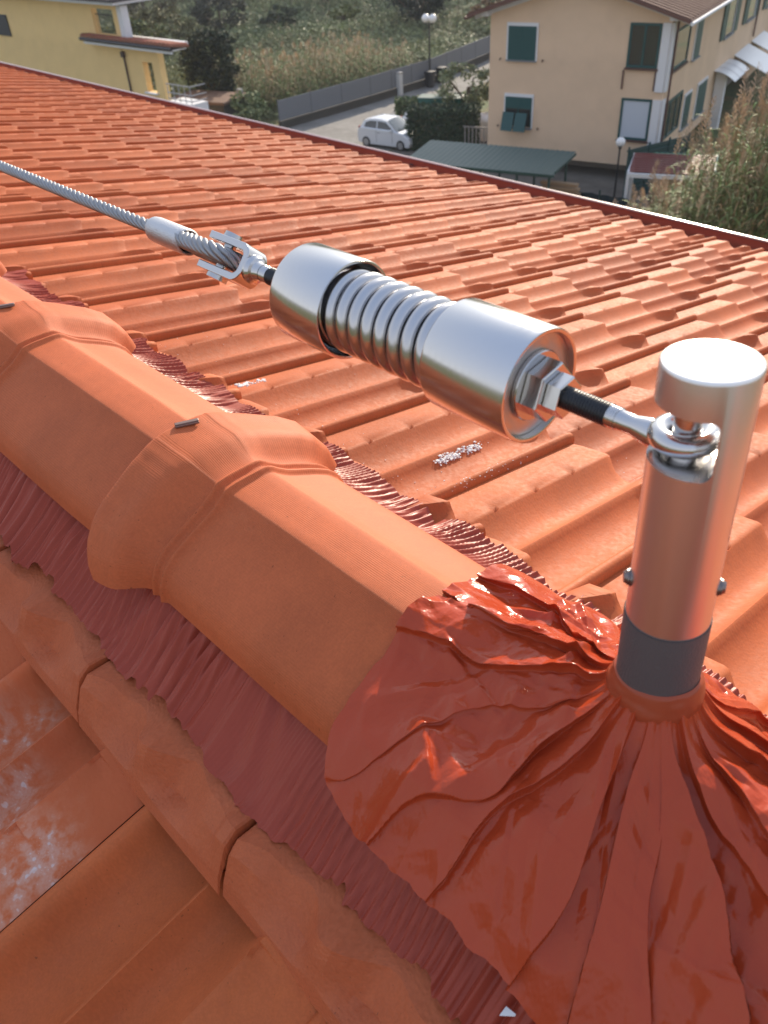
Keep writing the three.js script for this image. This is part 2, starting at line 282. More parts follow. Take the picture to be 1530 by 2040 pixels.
// under-ridge tiles on the near slope: short blocks with a rolled end, resting on the first course
{
  const T = [[0, 0.007], [0.010, 0.011], [0.024, 0.008], [0.045, -0.002], [0.075, -0.003], [0.096, 0.0085], [0.104, 0.0100], [0.112, 0.004], [0.128, -0.005], [0.155, -0.005], [0.185, 0.005], [0.201, 0.007], [0.206, 0.0125], [0.2155, 0.0125], [0.217, 0.008]];
  const at = (u) => { let i = 0; while (i < T.length - 2 && T[i + 1][0] < u) i++; return lerp(T[i][1], T[i + 1][1], ss(0, 1, (u - T[i][0]) / (T[i + 1][0] - T[i][0]))); };
  const P = (u, t, o) => {
    const h = at(u), rib = Math.exp(-Math.pow((u - 0.10) / 0.026, 2)), dip = Math.exp(-Math.pow((u - 0.150 + 0.03 * t) / 0.024, 2)), dip2 = Math.exp(-Math.pow((u - 0.058 - 0.02 * t) / 0.022, 2)), br = 0.175 + 0.016 * rib - 0.012 * dip - 0.010 * dip2 + 0.010 * ss(0.03, 0.0, u) + 0.006 * ss(0.185, 0.21, u);
    const d = [0.12, 0.150, br, (br + 0.2) / 2 + 0.002, 0.2035, 0.2075], y = [-0.139, -0.1405 + h * 0.25, -0.1450 + h * 0.9, -0.158 + h * 1.35 - 0.010 * dip - 0.008 * dip2, -0.175 + h * 0.45, -0.188];
    const a = t * 5, i = Math.min(4, Math.floor(a)), f = a - i;
    return [u, lerp(y[i], y[i + 1], f) + 0.0012 * (fbm(u * 40 + o, t * 6) - 0.5), lerp(d[i], d[i + 1], f)];
  };
  const us = [0, 0.001, 0.003, ...Array.from({ length: 34 }, (_, i) => 0.008 + i * 0.0058), 0.2045, 0.2062, 0.2075, 0.210, 0.2145, 0.2162, 0.217];
  const geos = [0, 5].map((o) => { const g = grid(us.length - 1, 30, (u, v, i) => { const p = P(us[i], v, o); if (i === 0 || i === us.length - 1) { p[1] -= 0.006; } return p; }, (u, v, p) => [p[0] * 2 + o, v * 0.25], true); return crease(g, 0.32); }), fillMat = new THREE.MeshStandardMaterial({ color: lin(0.55, 0.130, 0.043), map: clayMap, bumpMap: clayBump, bumpScale: 0.0007, roughness: 0.7 });
  for (let n = -53; n < 8; n++) part(house, 'under_ridge_tile', geos[n & 1], fillMat, [-0.541 + n * W, 0.001, CZ - 0.011 + 0.002 * (hash(n + 70, 1) - 0.5)], [0, (hash(n + 70, 2) - 0.5) * 0.012, 0]);
}
// crumbs of lime mortar left on the tiles
{
  const gs = [], sh = [0, 1, 2].map((k) => new THREE.IcosahedronGeometry(1, 0));
  const gau = () => rnd() + rnd() - 1;
  const drop = (x, s) => { // height of the far courses at (x, s)
    let k = Math.ceil((s - 0.575) / STEP - 1e-6); if (s <= 0.238) k = -1; const se = k < 0 ? 0.238 : 0.575 + STEP * k;
    const shift = -0.77 + (k & 1 ? 0.11 : 0); let u = (((x - shift) % W) + W) % W, i = 0; while (i < prof.length - 2 && prof[i + 1][0] < u) i++;
    const h = lerp(prof[i][1], prof[i + 1][1], clamp((u - prof[i][0]) / (prof[i + 1][0] - prof[i][0]))) * HS;
    const z0 = se * Math.cos(ALPHA) - RT * Math.sin(ALPHA); return -0.1 - se * Math.sin(ALPHA) - RT * Math.cos(ALPHA) + (z0 - s * Math.cos(ALPHA)) * Math.tan(ALPHA - TILT) + h;
  };
  const crumb = (x, s, r, flat) => { const g = sh[Math.floor(rnd() * 3)].clone().scale(r * rr(0.6, 1.8), r * flat, r * rr(0.6, 1.5)).rotateY(rr(0, 6)); g.translate(x, drop(x, s) - 0.0004, -s * Math.cos(ALPHA)); gs.push(g); };
  for (let i = 0; i < 300; i++) { const c = [0.03, 0.048, 0.06, 0.085, 0.1][Math.floor(rnd() * 5)], t = c + 0.016 * gau(); crumb(-0.637 + 0.0055 * gau() + 0.03 * (t - 0.06) * gau(), 0.350 + t, rr(0.0007, 0.0030) * Math.pow(rnd(), 0.5), 0.45); }
  for (let i = 0; i < 50; i++) crumb(-0.972 + 0.010 * gau(), 0.285 + rnd() * 0.05, rr(0.0008, 0.0030), 0.7);
  for (let i = 0; i < 420; i++) { const x = rr(-1.3, -0.1), s = 0.25 + Math.pow(rnd(), 1.6) * 0.9; crumb(x, s, rr(0.0003, 0.0008), 0.6); }
  for (let i = 0; i < 260; i++) crumb(-0.56 + 0.05 * gau(), 0.30 + rnd() * 0.16, rr(0.0003, 0.0009), 0.5);
  part(house, 'mortar_crumbs', gs, chipMat, null, null, { kind: 'stuff' });
}
// ---------------------------------------------------------------- anchor post on the ridge
const PX = -0.1265, PZ = 0.002; // foot of the post
const lineTex = tex(TX, (x, y) => 0.5 + 0.5 * (fbm(x * 3, y * 256, 2, 3) - 0.5), false);
const streak = tex(TX, (x, y) => 0.80 + 0.28 * (fbm(x * 200, y * 2, 2, 2) - 0.5) + 0.35 * (fbm(x * 7, y * 5, 3, 5) - 0.5), false);
const brushed = tex(TX, (x, y) => 0.78 + 0.30 * (fbm(x * 2, y * 180, 2, 2) - 0.5) + 0.45 * ss(0.5, 0.75, fbm(x * 12, y * 9, 4, 3)) - (vn(x * 5, y * 256, 256) > 0.94 ? 0.12 : 0), false);
const alu = phys({ color: lin(0.80, 0.79, 0.78), metalness: 1, roughness: 0.40, roughnessMap: streak, bumpMap: streak, bumpScale: 0.00005 });
const steel = phys({ color: lin(0.54, 0.53, 0.52), metalness: 1, roughness: 0.20 });
const chrome = phys({ color: lin(0.60, 0.59, 0.585), metalness: 1, roughness: 0.15 });
const springMat = phys({ color: lin(0.56, 0.555, 0.56), metalness: 1, roughness: 0.26, roughnessMap: tex(256, (x, y) => 0.75 + 0.6 * (fbm(x * 40, y * 10, 3, 10) - 0.4), false) });
const dullSteel = phys({ color: lin(0.55, 0.51, 0.48), metalness: 1, roughness: 0.55, roughnessMap: tex(256, (x, y) => 0.7 + 0.7 * (fbm(x * 20, y * 20, 4, 20) - 0.4), false) });
const blackRub = mat(lin(0.014, 0.015, 0.018), 0.38);
const post = thing('anchor_post', 'satin aluminium anchor post with a notched head rising out of the ridge', 'post', [PX, 0, PZ]);
post.rotation.z = 0.036;
{
  const ev = new Evaluator(); ev.attributes = ['position', 'normal', 'uv'];
  const R = 0.0212, y0 = 0.02, y1 = 0.2325;
  const body = new Brush(crease(lathe([[0, y0], [R, y0], [R, y1 - 0.0016], [R - 0.0006, y1 - 0.0005], [R - 0.0018, y1], [0.0132, y1], [0.0130, y1 - 0.0004], [0.0127, y1 - 0.0004], [0.0125, y1], [0, y1]], 96), 0.5)); body.updateMatrixWorld();
  const sh = new THREE.Shape(); const nx = 0.0118, b = 0.1845, t = 0.2140, rc = 0.0045;
  sh.moveTo(-0.05, b); sh.lineTo(nx - rc, b); sh.absarc(nx - rc, b + rc, rc, -Math.PI / 2, 0, false); sh.lineTo(nx, t - rc); sh.absarc(nx - rc, t - rc, rc, 0, Math.PI / 2, false); sh.lineTo(-0.05, t); sh.closePath();
  const cut = new Brush(new THREE.ExtrudeGeometry(sh, { depth: 0.1, bevelEnabled: false, curveSegments: 10 }).translate(0, 0, -0.05)); cut.rotation.y = 0.22; cut.updateMatrixWorld();
  const res = ev.evaluate(body, cut, SUBTRACTION);
  part(post, 'tube', crease(res.geometry, 0.5), alu);
  part(post, 'pin', lathe([[0, 0.184], [0.0064, 0.184], [0.0064, 0.2146], [0, 0.2146]], 40).translate(-0.006, 0, 0), chrome);
  part(post, 'black_sleeve', crease(lathe([[0.0213, 0.022], [0.0219, 0.022], [0.0219, 0.0885], [0.0217, 0.0892], [0.0211, 0.0894]], 72), 0.6), mat(lin(0.095, 0.086, 0.086), 0.5, { bumpMap: clayBump, bumpScale: 0.0003 }));
  for (const [a, s] of [[2.48, 1], [-0.44, 1]]) { // through bolt: a washer and a round head on each side
    const w = part(post, 'bolt', merge([cyl(0.0048, 0.0048, 0.0010, 20), cyl(0.0042, 0.0042, 0.0010, 20, 0, 0.0011), cyl(0.0028, 0.0038, 0.0016, 20, 0, 0.0024)]).rotateZ(-Math.PI / 2), mat(lin(0.24, 0.20, 0.19), 0.3, { metalness: 0.9 }));
    w.position.set(Math.cos(a) * 0.0212, 0.112, Math.sin(a) * 0.0212); w.rotation.y = -a;
  }
  // a thin engraved frame on the side of the tube
  const fr = [];
  const arc = (y, a0, a1, w) => grid(24, 1, (u, v) => { const a = lerp(a0, a1, u); return [Math.cos(a) * 0.02128, y + v * w, Math.sin(a) * 0.02128]; });
  const vert = (a, ya, yb) => grid(1, 1, (u, v) => { const q = a + u * 0.022; return [Math.cos(q) * 0.02128, lerp(ya, yb, v), Math.sin(q) * 0.02128]; });
  fr.push(arc(0.1445, -0.9, -0.18, 0.0004), arc(0.2130, -0.9, -0.18, 0.0004), vert(-0.18, 0.1445, 0.2134), vert(-0.9, 0.1445, 0.2134));
  for (const [a, ya, yb] of [[-0.36, 0.150, 0.163], [-0.36, 0.167, 0.188], [-0.43, 0.150, 0.176], [-0.50, 0.150, 0.2], [-0.57, 0.155, 0.18]]) fr.push(vert(a, ya, yb));
  part(post, 'engraved_frame', fr, mat(lin(0.10, 0.06, 0.05), 0.6));
}
// ---------------------------------------------------------------- shock absorber between post and cable
const AY = 0.1860, absorber = thing('shock_absorber', 'stainless steel spring shock absorber of the roof lifeline with two cylindrical cups', 'shock absorber', [0, AY, 0]);
{
  const cupMat = phys({ color: lin(0.66, 0.655, 0.65), metalness: 1, roughness: 0.22, roughnessMap: brushed, bumpMap: brushed, bumpScale: 0.00002 });
  const cl = part(absorber, 'cup', latheX([[-0.407, 0.0], [-0.4102, 0.0290], [-0.4095, 0.0303], [-0.4080, 0.0310], [-0.3645, 0.0310], [-0.3632, 0.0305], [-0.3630, 0.0296], [-0.3635, 0.0288], [-0.3660, 0.0285], [-0.402, 0.0285], [-0.402, 0.0]], 128), cupMat);
  // lettering cut into the cup: the round conformity mark and two short lines
  const cr = 0.03108, on = (x, a) => [x, -Math.cos(a) * cr, Math.sin(a) * cr], dark = mat(lin(0.10, 0.085, 0.08), 0.6), mk = [];
  const strip = (x0, a0, x1, a1, w) => { const dx = x1 - x0, da = (a1 - a0) * cr, l = Math.hypot(dx, da) || 1, px = -da / l * w, pa = dx / l * w / cr; return grid(1, 1, (u, v) => on(lerp(x0, x1, u) + (v - 0.5) * px, lerp(a0, a1, u) + (v - 0.5) * pa)); };
  for (const [cx, s] of [[-0.3805, 1], [-0.3745, 1]]) for (let k = 0; k < 8; k++) { const t0 = Math.PI * (0.55 + k / 8 * 0.9), t1 = Math.PI * (0.55 + (k + 1) / 8 * 0.9), q = 0.0032; mk.push(strip(cx + Math.cos(t0) * q * s, 0.62 + Math.sin(t0) * q / cr, cx + Math.cos(t1) * q, 0.62 + Math.sin(t1) * q / cr, 0.0006)); }
  mk.push(strip(-0.3776, 0.62, -0.375, 0.62, 0.0006));
  for (let k = 0; k < 3; k++) mk.push(strip(-0.385 + k * 0.0004, 0.78 + k * 0.06, -0.370, 0.78 + k * 0.06, 0.0005));
  part(cl, 'engraved_mark', mk, dark);
  const c2 = part(absorber, 'cup', latheX([[-0.2775, 0.0268], [-0.2790, 0.0290], [-0.2785, 0.0304], [-0.2770, 0.0310], [-0.2228, 0.0310], [-0.2217, 0.0306], [-0.2215, 0.0296], [-0.2219, 0.0286], [-0.2262, 0.0284]], 128), cupMat);
  part(c2, 'end_plate', latheX([[-0.2262, 0.0], [-0.2256, 0.0278], [-0.2261, 0.0284]], 96), dullSteel);
  // spring
  class Helix extends THREE.Curve { getPoint(t, o = new THREE.Vector3()) { const a = t * Math.PI * 2 * 10.2 + 0.8; return o.set(lerp(-0.384, -0.2735, t), Math.cos(a) * 0.0213, Math.sin(a) * 0.0213); } }
  part(absorber, 'spring', new THREE.TubeGeometry(new Helix(), 900, 0.00465, 18), springMat);
  part(absorber, 'core', cylX(0.0155, -0.40, -0.235, 40), dullSteel);
  const hex = (r, x0, x1) => { const s = new THREE.Shape(); for (let k = 0; k < 6; k++) { const a = k * Math.PI / 3 + 0.2; s[k ? 'lineTo' : 'moveTo'](Math.cos(a) * (r - 0.0007), Math.sin(a) * (r - 0.0007)); } s.closePath(); return new THREE.ExtrudeGeometry(s, { depth: x1 - x0 - 0.0014, bevelEnabled: true, bevelThickness: 0.0007, bevelSize: 0.0007, bevelSegments: 2 }).rotateY(Math.PI / 2).translate(x0 + 0.0007, 0, 0); };
  part(absorber, 'washer', latheX([[-0.2258, 0.0], [-0.2258, 0.0185], [-0.2252, 0.0190], [-0.2234, 0.0190], [-0.2228, 0.0185], [-0.2228, 0.0]], 64), steel);
  part(absorber, 'nut', hex(0.0158, -0.2228, -0.2125), chrome);
  part(absorber, 'nut', hex(0.0112, -0.2124, -0.2040), chrome);
  const thread = (x0, x1, r, p) => { const q = []; for (let x = x0; x <= x1 + 1e-6; x += p) q.push([x, r - 0.00035], [x + p * 0.3, r], [x + p * 0.6, r]); return latheX(q, 40); };
  part(absorber, 'threaded_rod', thread(-0.2046, -0.1805, 0.0060, 0.0017), blackRub, null, null, { label: 'black coated threaded rod' });
  const eye = part(absorber, 'eye_bolt', [thread(-0.1806, -0.1745, 0.0057, 0.0013), latheX([[-0.1745, 0.0056], [-0.1735, 0.0050], [-0.166, 0.0050], [-0.1605, 0.0064], [-0.156, 0.0068], [-0.152, 0.0060], [-0.149, 0.0045]], 40), new THREE.TorusGeometry(0.0110, 0.0053, 24, 64).rotateX(Math.PI / 2).rotateZ(0.06).translate(-0.1412, 0.0056, 0)], chrome);
  part(absorber, 'threaded_rod', thread(-0.4480, -0.405, 0.0060, 0.0017), blackRub, null, null, { label: 'black coated threaded rod' });
  part(absorber, 'fork_stem', [thread(-0.4556, -0.4480, 0.0056, 0.0013), latheX([[-0.4685, 0.0080], [-0.4672, 0.0100], [-0.4650, 0.0101], [-0.4640, 0.0092], [-0.4622, 0.0086], [-0.4612, 0.0068], [-0.4596, 0.0062], [-0.4555, 0.0058]], 40)], chrome);
  // U-shaped fork: prongs apart along e, plate width along f
  const e = new THREE.Vector3(0, 0.76, -0.65).normalize(), f = new THREE.Vector3().crossVectors(new THREE.Vector3(1, 0, 0), e);
  const basis = new THREE.Matrix4().makeBasis(new THREE.Vector3(1, 0, 0), e, f);
  const s = new THREE.Shape(), gi = 0.0090, th = 0.0040, xe = -0.5150, xb = -0.4715, rr0 = 0.005;
  s.moveTo(xe, gi); s.lineTo(xb - rr0, gi); s.absarc(xb - rr0, gi - rr0, rr0, Math.PI / 2, 0, true); s.lineTo(xb, -gi + rr0); s.absarc(xb - rr0, -gi + rr0, rr0, 0, -Math.PI / 2, true); s.lineTo(xe, -gi);
  s.lineTo(xe, -gi - th); s.lineTo(xb - rr0, -gi - th); s.absarc(xb - rr0, -gi + rr0, rr0 + th, -Math.PI / 2, 0, false); s.lineTo(xb + th, gi - rr0); s.absarc(xb - rr0, gi - rr0, rr0 + th, 0, Math.PI / 2, false); s.lineTo(xe, gi + th); s.closePath();
  part(absorber, 'fork', new THREE.ExtrudeGeometry(s, { depth: 0.017, bevelEnabled: true, bevelThickness: 0.0008, bevelSize: 0.0006, bevelSegments: 3, curveSegments: 10 }).translate(0, 0, -0.0085).applyMatrix4(basis), chrome);
  const bolt = merge([cyl(0.0045, 0.0045, 0.030, 20), cyl(0.0072, 0.0078, 0.0042, 24, 0, 0.0152, 0), cyl(0.0078, 0.0078, 0.0034, 24, 0, -0.0150, 0)]).translate(-0.5005, 0, 0).applyMatrix4(basis);
  part(absorber, 'fork_bolt', bolt, steel);
  part(absorber, 'thimble', new THREE.TorusGeometry(0.0075, 0.0022, 10, 40).translate(-0.5005, 0, 0).applyMatrix4(new THREE.Matrix4().makeBasis(new THREE.Vector3(1, 0, 0), f, e)), steel);
  // ------------------------------------------------------------ cable
  const cable = thing('steel_cable', 'galvanised steel wire rope of the lifeline with a pressed end ferrule', 'cable', [0, AY, 0]);
  const ropeBump = tex(256, (x, y) => 0.5 + 0.5 * Math.sin((y * 6 + x * 40) * Math.PI * 2), false);
  const ropeMat = phys({ color: lin(0.38, 0.385, 0.40), metalness: 1, roughness: 0.34, bumpMap: ropeBump, bumpScale: 0.0004 });
  function rope(path, len, R, turns, seg, name) { // six strands twisted round a path
    const fr = path.computeFrenetFrames(seg, false), gs = [];
    for (let k = 0; k < 6; k++) {
      const pts = []; for (let i = 0; i <= seg; i++) { const p = path.getPointAt(i / seg), a = i / seg * turns * Math.PI * 2 + k * Math.PI / 3; pts.push(p.clone().addScaledVector(fr.normals[i], Math.cos(a) * R).addScaledVector(fr.binormals[i], Math.sin(a) * R)); }
      const g = new THREE.TubeGeometry(new THREE.CatmullRomCurve3(pts), seg, R * 0.62, 8), uv = g.attributes.uv; for (let i = 0; i < uv.count; i++) uv.setX(i, uv.getX(i) * len / 0.035);
      gs.push(g);
    }
    return merge(gs);
  }
  const L = (a, b) => new THREE.LineCurve3(new THREE.Vector3(...a), new THREE.Vector3(...b));
  part(cable, 'rope', merge([rope(L([-0.585, 0, 0], [-1.6, -0.002, 0]), 1.015, 0.0032, 22, 700), rope(L([-1.6, -0.002, 0], [-6, 0, 0]), 4.4, 0.0032, 96, 900)]), ropeMat);
  const loopPts = [[-0.556, 0.0046], [-0.543, 0.0060], [-0.528, 0.0092], [-0.510, 0.0122], [-0.500, 0.0124], [-0.490, 0.0092], [-0.4862, 0], [-0.490, -0.0092], [-0.500, -0.0124], [-0.510, -0.0122], [-0.528, -0.0092], [-0.543, -0.0060], [-0.556, -0.0046]];
  const lp = new THREE.CatmullRomCurve3(loopPts.map(([x, d]) => new THREE.Vector3(x, 0, 0).addScaledVector(f, d)));
  part(cable, 'rope_loop', rope(lp, 0.14, 0.0040, 3.2, 200), ropeMat);
  const fer = latheX([[-0.5935, 0.0060], [-0.5938, 0.0098], [-0.5927, 0.0107], [-0.5900, 0.0111], [-0.5510, 0.0111], [-0.5482, 0.0108], [-0.5475, 0.0100], [-0.5485, 0.0088], [-0.558, 0.0086]], 56);
  fer.applyMatrix4(new THREE.Matrix4().makeBasis(new THREE.Vector3(1, 0, 0), e, f).multiply(new THREE.Matrix4().makeScale(1, 0.88, 1.02)));
  part(cable, 'ferrule', fer, phys({ color: lin(0.60, 0.61, 0.63), metalness: 1, roughness: 0.42, bumpMap: clayBump, bumpScale: 0.0003 }));
}
// ---------------------------------------------------------------- gathered sheet round the foot of the post
{
  const skirt = thing('flashing_skirt', 'glossy brick red sheet gathered in folds round the foot of the post', 'flashing');
  const cx = PX, cz = PZ + 0.001, r0 = 0.0212, yNeck = 0.034;
  const ridgeY = (x, z) => {
    const d = Math.abs(z - CZ), K = [[0, -0.0095], [0.022, -0.0110], [0.05, -0.0275], [0.08, -0.0435], [0.1, -0.0600], [0.116, -0.0790], [0.135, -0.1040], [0.3, -0.16]];
    let i = 0; while (i < K.length - 2 && K[i + 1][0] < d) i++; let y = lerp(K[i][1], K[i + 1][1], clamp((d - K[i][0]) / (K[i + 1][0] - K[i][0])));
    const c = x + 0.222; y += (0.0075 + 0.004 * ss(0.06, 0.11, d)) * ss(-0.03, 0.008, c) * ss(0.16, 0.07, c);
    return Math.max(y + 0.003, z > 0 ? -0.112 - (d - 0.12) * 0.45 : -0.116 - (d - 0.12) * 0.3);
  };
  const D = Math.PI / 180;
  // broad pleats: direction, half width at the neck, its growth, height, softness of the two edges
  // direction, reach of the gentle side, its growth with distance, height, side of the hard edge (-1: towards smaller angles), softness of that edge
  const pleats = [[-165, 0.010, 0.25, 0.008, -1, 0.002], [-172 + 352, 0.010, 0.22, 0.0095, -1, 0.0014], [164, 0.010, 0.20, 0.0105, -1, 0.0012], [146, 0.006, 0.12, 0.0045, -1, 0.004], [127, 0.012, 0.26, 0.0135, -1, 0.0011], [108.5, 0.010, 0.20, 0.0130, -1, 0.0011], [84, 0.010, 0.30, 0.0120, -1, 0.0012], [66, 0.008, 0.20, 0.0085, 1, 0.0014], [53, 0.006, 0.12, 0.0050, -1, 0.003], [41, 0.012, 0.34, 0.0120, -1, 0.0013], [27, 0.010, 0.28, 0.0115, 1, 0.0014], [8, 0.009, 0.24, 0.011, 1, 0.0016], [-12, 0.009, 0.26, 0.010, 1, 0.002], [-36, 0.009, 0.28, 0.010, 1, 0.002], [-62, 0.009, 0.3, 0.009, 1, 0.002], [-95, 0.009, 0.3, 0.008, -1, 0.002], [-128, 0.009, 0.3, 0.008, -1, 0.002]];
  const bound = (th) => { // rounded rectangle in plan with an uneven edge
    const c = Math.cos(th), s = Math.sin(th), hx = c < 0 ? 0.168 : 0.235, hz = s > 0 ? 0.137 : 0.108, n = 7;
    return Math.pow(Math.pow(Math.abs(c) / hx, n) + Math.pow(Math.abs(s) / hz, n), -1 / n) * (1 + 0.045 * (fbm(th * 6 + 20, 1.5) - 0.5) + 0.008 * (fbm(th * 30 + 20, 4) - 0.5));
  };
  // hand-made creases: short straight kinks, mostly running outwards
  const creases = Array.from({ length: 120 }, () => { const a = rr(-Math.PI, Math.PI), r = rr(0.04, 0.165), ang = a + rr(-0.75, 0.75) + (rnd() < 0.2 ? 1.2 : 0); return { x: cx + Math.cos(a) * r, z: cz + Math.sin(a) * r, c: Math.cos(ang), s: Math.sin(ang), l: rr(0.012, 0.05), w: rr(0.003, 0.010), w2: rr(0.003, 0.016), h: rr(0.0008, 0.0032) * (rnd() < 0.35 ? -1 : 1) }; });
  const NT = 1200, NR = 170;
  const g = grid(NT, NR, (u, v, i, j) => {
    const th = (u * 2 - 1) * Math.PI, R = bound(th), t = Math.pow(v, 1.25), r = lerp(r0, R, t);
    let bump = 0, sh = 0;
    for (const [a, w0, w1, h, side, soft] of pleats) {
      let dl = th - a * D; dl = Math.atan2(Math.sin(dl), Math.cos(dl)); if (Math.abs(dl) > 1.1) continue;
      const wav = (fbm(r * 11 + a, a * 0.37, 2) - 0.5) * 0.046 * ss(0.012, 0.10, r - r0), d = -side * (r * Math.sin(dl) + wav), w = w0 + w1 * (r - r0);
      const k = d < 0 ? ss(-soft, 0, d) : Math.pow(1 - clamp(d / w), 1.25);
      const amp = h * (0.30 + 0.70 * ss(0, 0.035, r - r0)) * lerp(1, 0.62, ss(0.55, 1, v)) * (0.75 + 0.5 * fbm(r * 25 + a * 3, 4, 1));
      if (k * amp > bump) bump = k * amp;
      sh += side * 0.0034 * k * ss(0.35, 1, k) * ss(0.004, 0.03, r - r0);
    }
    const th2 = th + sh / r, c = Math.cos(th2), s = Math.sin(th2), x = cx + c * r, z = cz + s * r;
    const base = ridgeY(x, z), xe = cx + c * R, ze = cz + s * R, ye = ridgeY(xe, ze);
    const neck = yNeck * Math.exp(-(r - r0) / 0.013) + 0.004 * Math.exp(-(r - r0) / 0.05);
    // the sheet is taut between the neck and what it lies on
    let hull = -1; for (let q = 0; q < 7; q++) { const rq = lerp(r, R, q / 6), yq = ridgeY(cx + c * rq, cz + s * rq); const k = clamp((r - r0 * 1.4) / Math.max(1e-4, rq - r0 * 1.4)); hull = Math.max(hull, lerp(0.004, yq, k)); }
    let y = Math.max(base, lerp(base, hull, 0.9)) + neck + bump;
    const fold = (f, o, q) => Math.abs(fbm(x * f + o + 2 * fbm(z * f * 0.6, o, 1), z * f - o, q) * 2 - 1);
    const calm = lerp(0.55, 1, ss(0.35, 0.65, fbm(x * 8 + 11, z * 8 + 2, 1)));
    let kink = 0; for (const q of creases) { const dx = x - q.x, dz = z - q.z, al = dx * q.c + dz * q.s, ac = -dx * q.s + dz * q.c; if (Math.abs(al) > q.l || ac > q.w || ac < -q.w2) continue; kink += q.h * (ac > 0 ? 1 - ac / q.w : 1 + ac / q.w2) * ss(1, 0.45, Math.abs(al) / q.l); }
    const wr = 0.020 * (fbm(x * 15 + 3, z * 15 + 8, 2) - 0.5) + kink + calm * (-0.0110 * Math.min(0.36, fold(18, 3, 1)) - 0.0050 * Math.min(0.42, fold(43, 8, 1)) * (0.3 + fbm(x * 20, z * 20 + 6, 1))) - 0.0008 * fold(95, 1, 1) + 0.005;
    y += wr * ss(0.004, 0.03, r - r0) + 0.0012 * Math.sin(th * 30 + 3 * fbm(th * 5, 2)) * Math.exp(-(r - r0) / 0.009);
    y += 0.016 * (fbm(th * 4.5 + 27, r * 7, 2) - 0.5) * ss(0.02, 0.09, r - r0);
    y += 0.004 * ss(0.93, 1, v) * (fbm(th * 9 + 30, 2) - 0.35);
    return [x, y, z];
  }, (u, v, p) => [p[0] * 3, p[2] * 3], true);
  part(skirt, 'sheet', g, phys({ color: lin(0.42, 0.056, 0.019), roughness: 0.20, specularIntensity: 0.62, bumpMap: clayBump, bumpScale: 0.0002, side: THREE.DoubleSide }));
  part(skirt, 'torn_corner', grid(1, 1, (u, v) => [-0.112 + 0.007 * u, -0.1120 - 0.002 * v + 0.002 * u, 0.1400 + 0.006 * v * (1 - u * 0.9)]), mat(lin(0.75, 0.75, 0.76), 0.4), null, null, { label: 'bare white corner of the sheet where the red coat is torn off' });
  // sealant smeared round the neck
  const seal = grid(200, 30, (u, v) => { const a = u * Math.PI * 2, n = fbm(u * 11, v * 5, 2, 11) - 0.5, y = lerp(0.014, 0.050 + 0.014 * (fbm(u * 5, 9, 2, 5) - 0.5), v), r = 0.0226 + 0.0038 * Math.sin(Math.min(1, (1 - v) * 1.25 + 0.05) * Math.PI * 0.8) + 0.0022 * n; return [PX - 0.001 + Math.cos(a) * (v > 0.97 ? 0.0215 : r), y, PZ + Math.sin(a) * (v > 0.97 ? 0.0215 : r)]; });
  part(skirt, 'sealant', seal, phys({ color: lin(0.36, 0.068, 0.028), roughness: 0.3, specularIntensity: 0.7 }));
}
// ---------------------------------------------------------------- ground, road
const dirtMap = tex(TX, (x, y) => { const a = fbm(x * 8, y * 8, 5, 8), b = fbm(x * 40, y * 40, 3, 40), g = ss(0.4, 0.62, a); return [0.42 + 0.16 * b - 0.10 * g, 0.40 + 0.12 * b, 0.26 + 0.10 * b - 0.03 * g]; });
const asphaltMap = tex(TX, (x, y) => { const a = fbm(x * 5, y * 5, 4, 5), b = vn(x * 256, y * 256, 256), c = fbm(x * 22, y * 22, 3, 22); const k = 0.56 + 0.12 * (a - 0.5) + 0.10 * (b - 0.5) + 0.08 * (c - 0.5); return [k, k * 0.985, k * 0.96]; });
const flat = (pts, y, s = 0.2) => { const sh = new THREE.Shape(pts.map(([x, z]) => new THREE.Vector2(x, -z))); const g = new THREE.ShapeGeometry(sh).rotateX(-Math.PI / 2).translate(0, y, 0); const u = g.attributes.uv; for (let i = 0; i < u.count; i++) u.setXY(i, u.getX(i) * s, u.getY(i) * s); return g; };
struct('ground', flat([[-400, 150], [400, 150], [400, -400], [-400, -400]], Gd, 0.12), mat(lin(0.62, 0.62, 0.52), 0.95, { map: dirtMap }));
struct('road', flat([[-41.0, -20], [-41.3, -30], [-41.9, -38], [-42.5, -44], [-44.6, -52], [-47, -62], [-43.2, -63], [-40.4, -50], [-38.9, -43], [-36.0, -38], [-33.5, -33], [-32.0, -28], [-31.5, -20]], Gd + 0.004, 0.25), mat(lin(0.78, 0.76, 0.73), 0.9, { map: asphaltMap }));
struct('courtyard', flat([[-31.4, -20], [-31.9, -28], [-33.4, -33], [-35.9, -38], [-33, -40.5], [-27, -36], [-18, -37], [-13, -20]], Gd + 0.004, 0.25), mat(lin(0.50, 0.46, 0.41), 0.95, { map: asphaltMap }));

// ---------------------------------------------------------------- foliage
const leafMat = new THREE.MeshStandardMaterial({ vertexColors: true, roughness: 0.8, side: THREE.DoubleSide });
function leaves(out, n, place, size, color, long = 1.7) {
  const v = new THREE.Vector3(), q = new THREE.Quaternion(), e = new THREE.Euler(), c = new THREE.Color();
  for (let i = 0; i < n; i++) {
    const p = place(); e.set(rr(-1.2, 1.2), rr(0, 6.28), rr(-1.2, 1.2)); q.setFromEuler(e); const s = size * rr(0.6, 1.4); color(c, p);
    const k = [[-0.5, 0, 0], [0, 0.10, -long / 2], [0.5, 0, 0], [0, 0.10, long / 2]].map(([x, y, z]) => v.set(x * s, y * s, z * s).applyQuaternion(q).toArray());
    for (const t of [[0, 2, 1], [0, 3, 2]]) for (const j of t) { out.P.push(k[j][0] + p[0], k[j][1] + p[1], k[j][2] + p[2]); out.C.push(c.r, c.g, c.b); }
  }
}
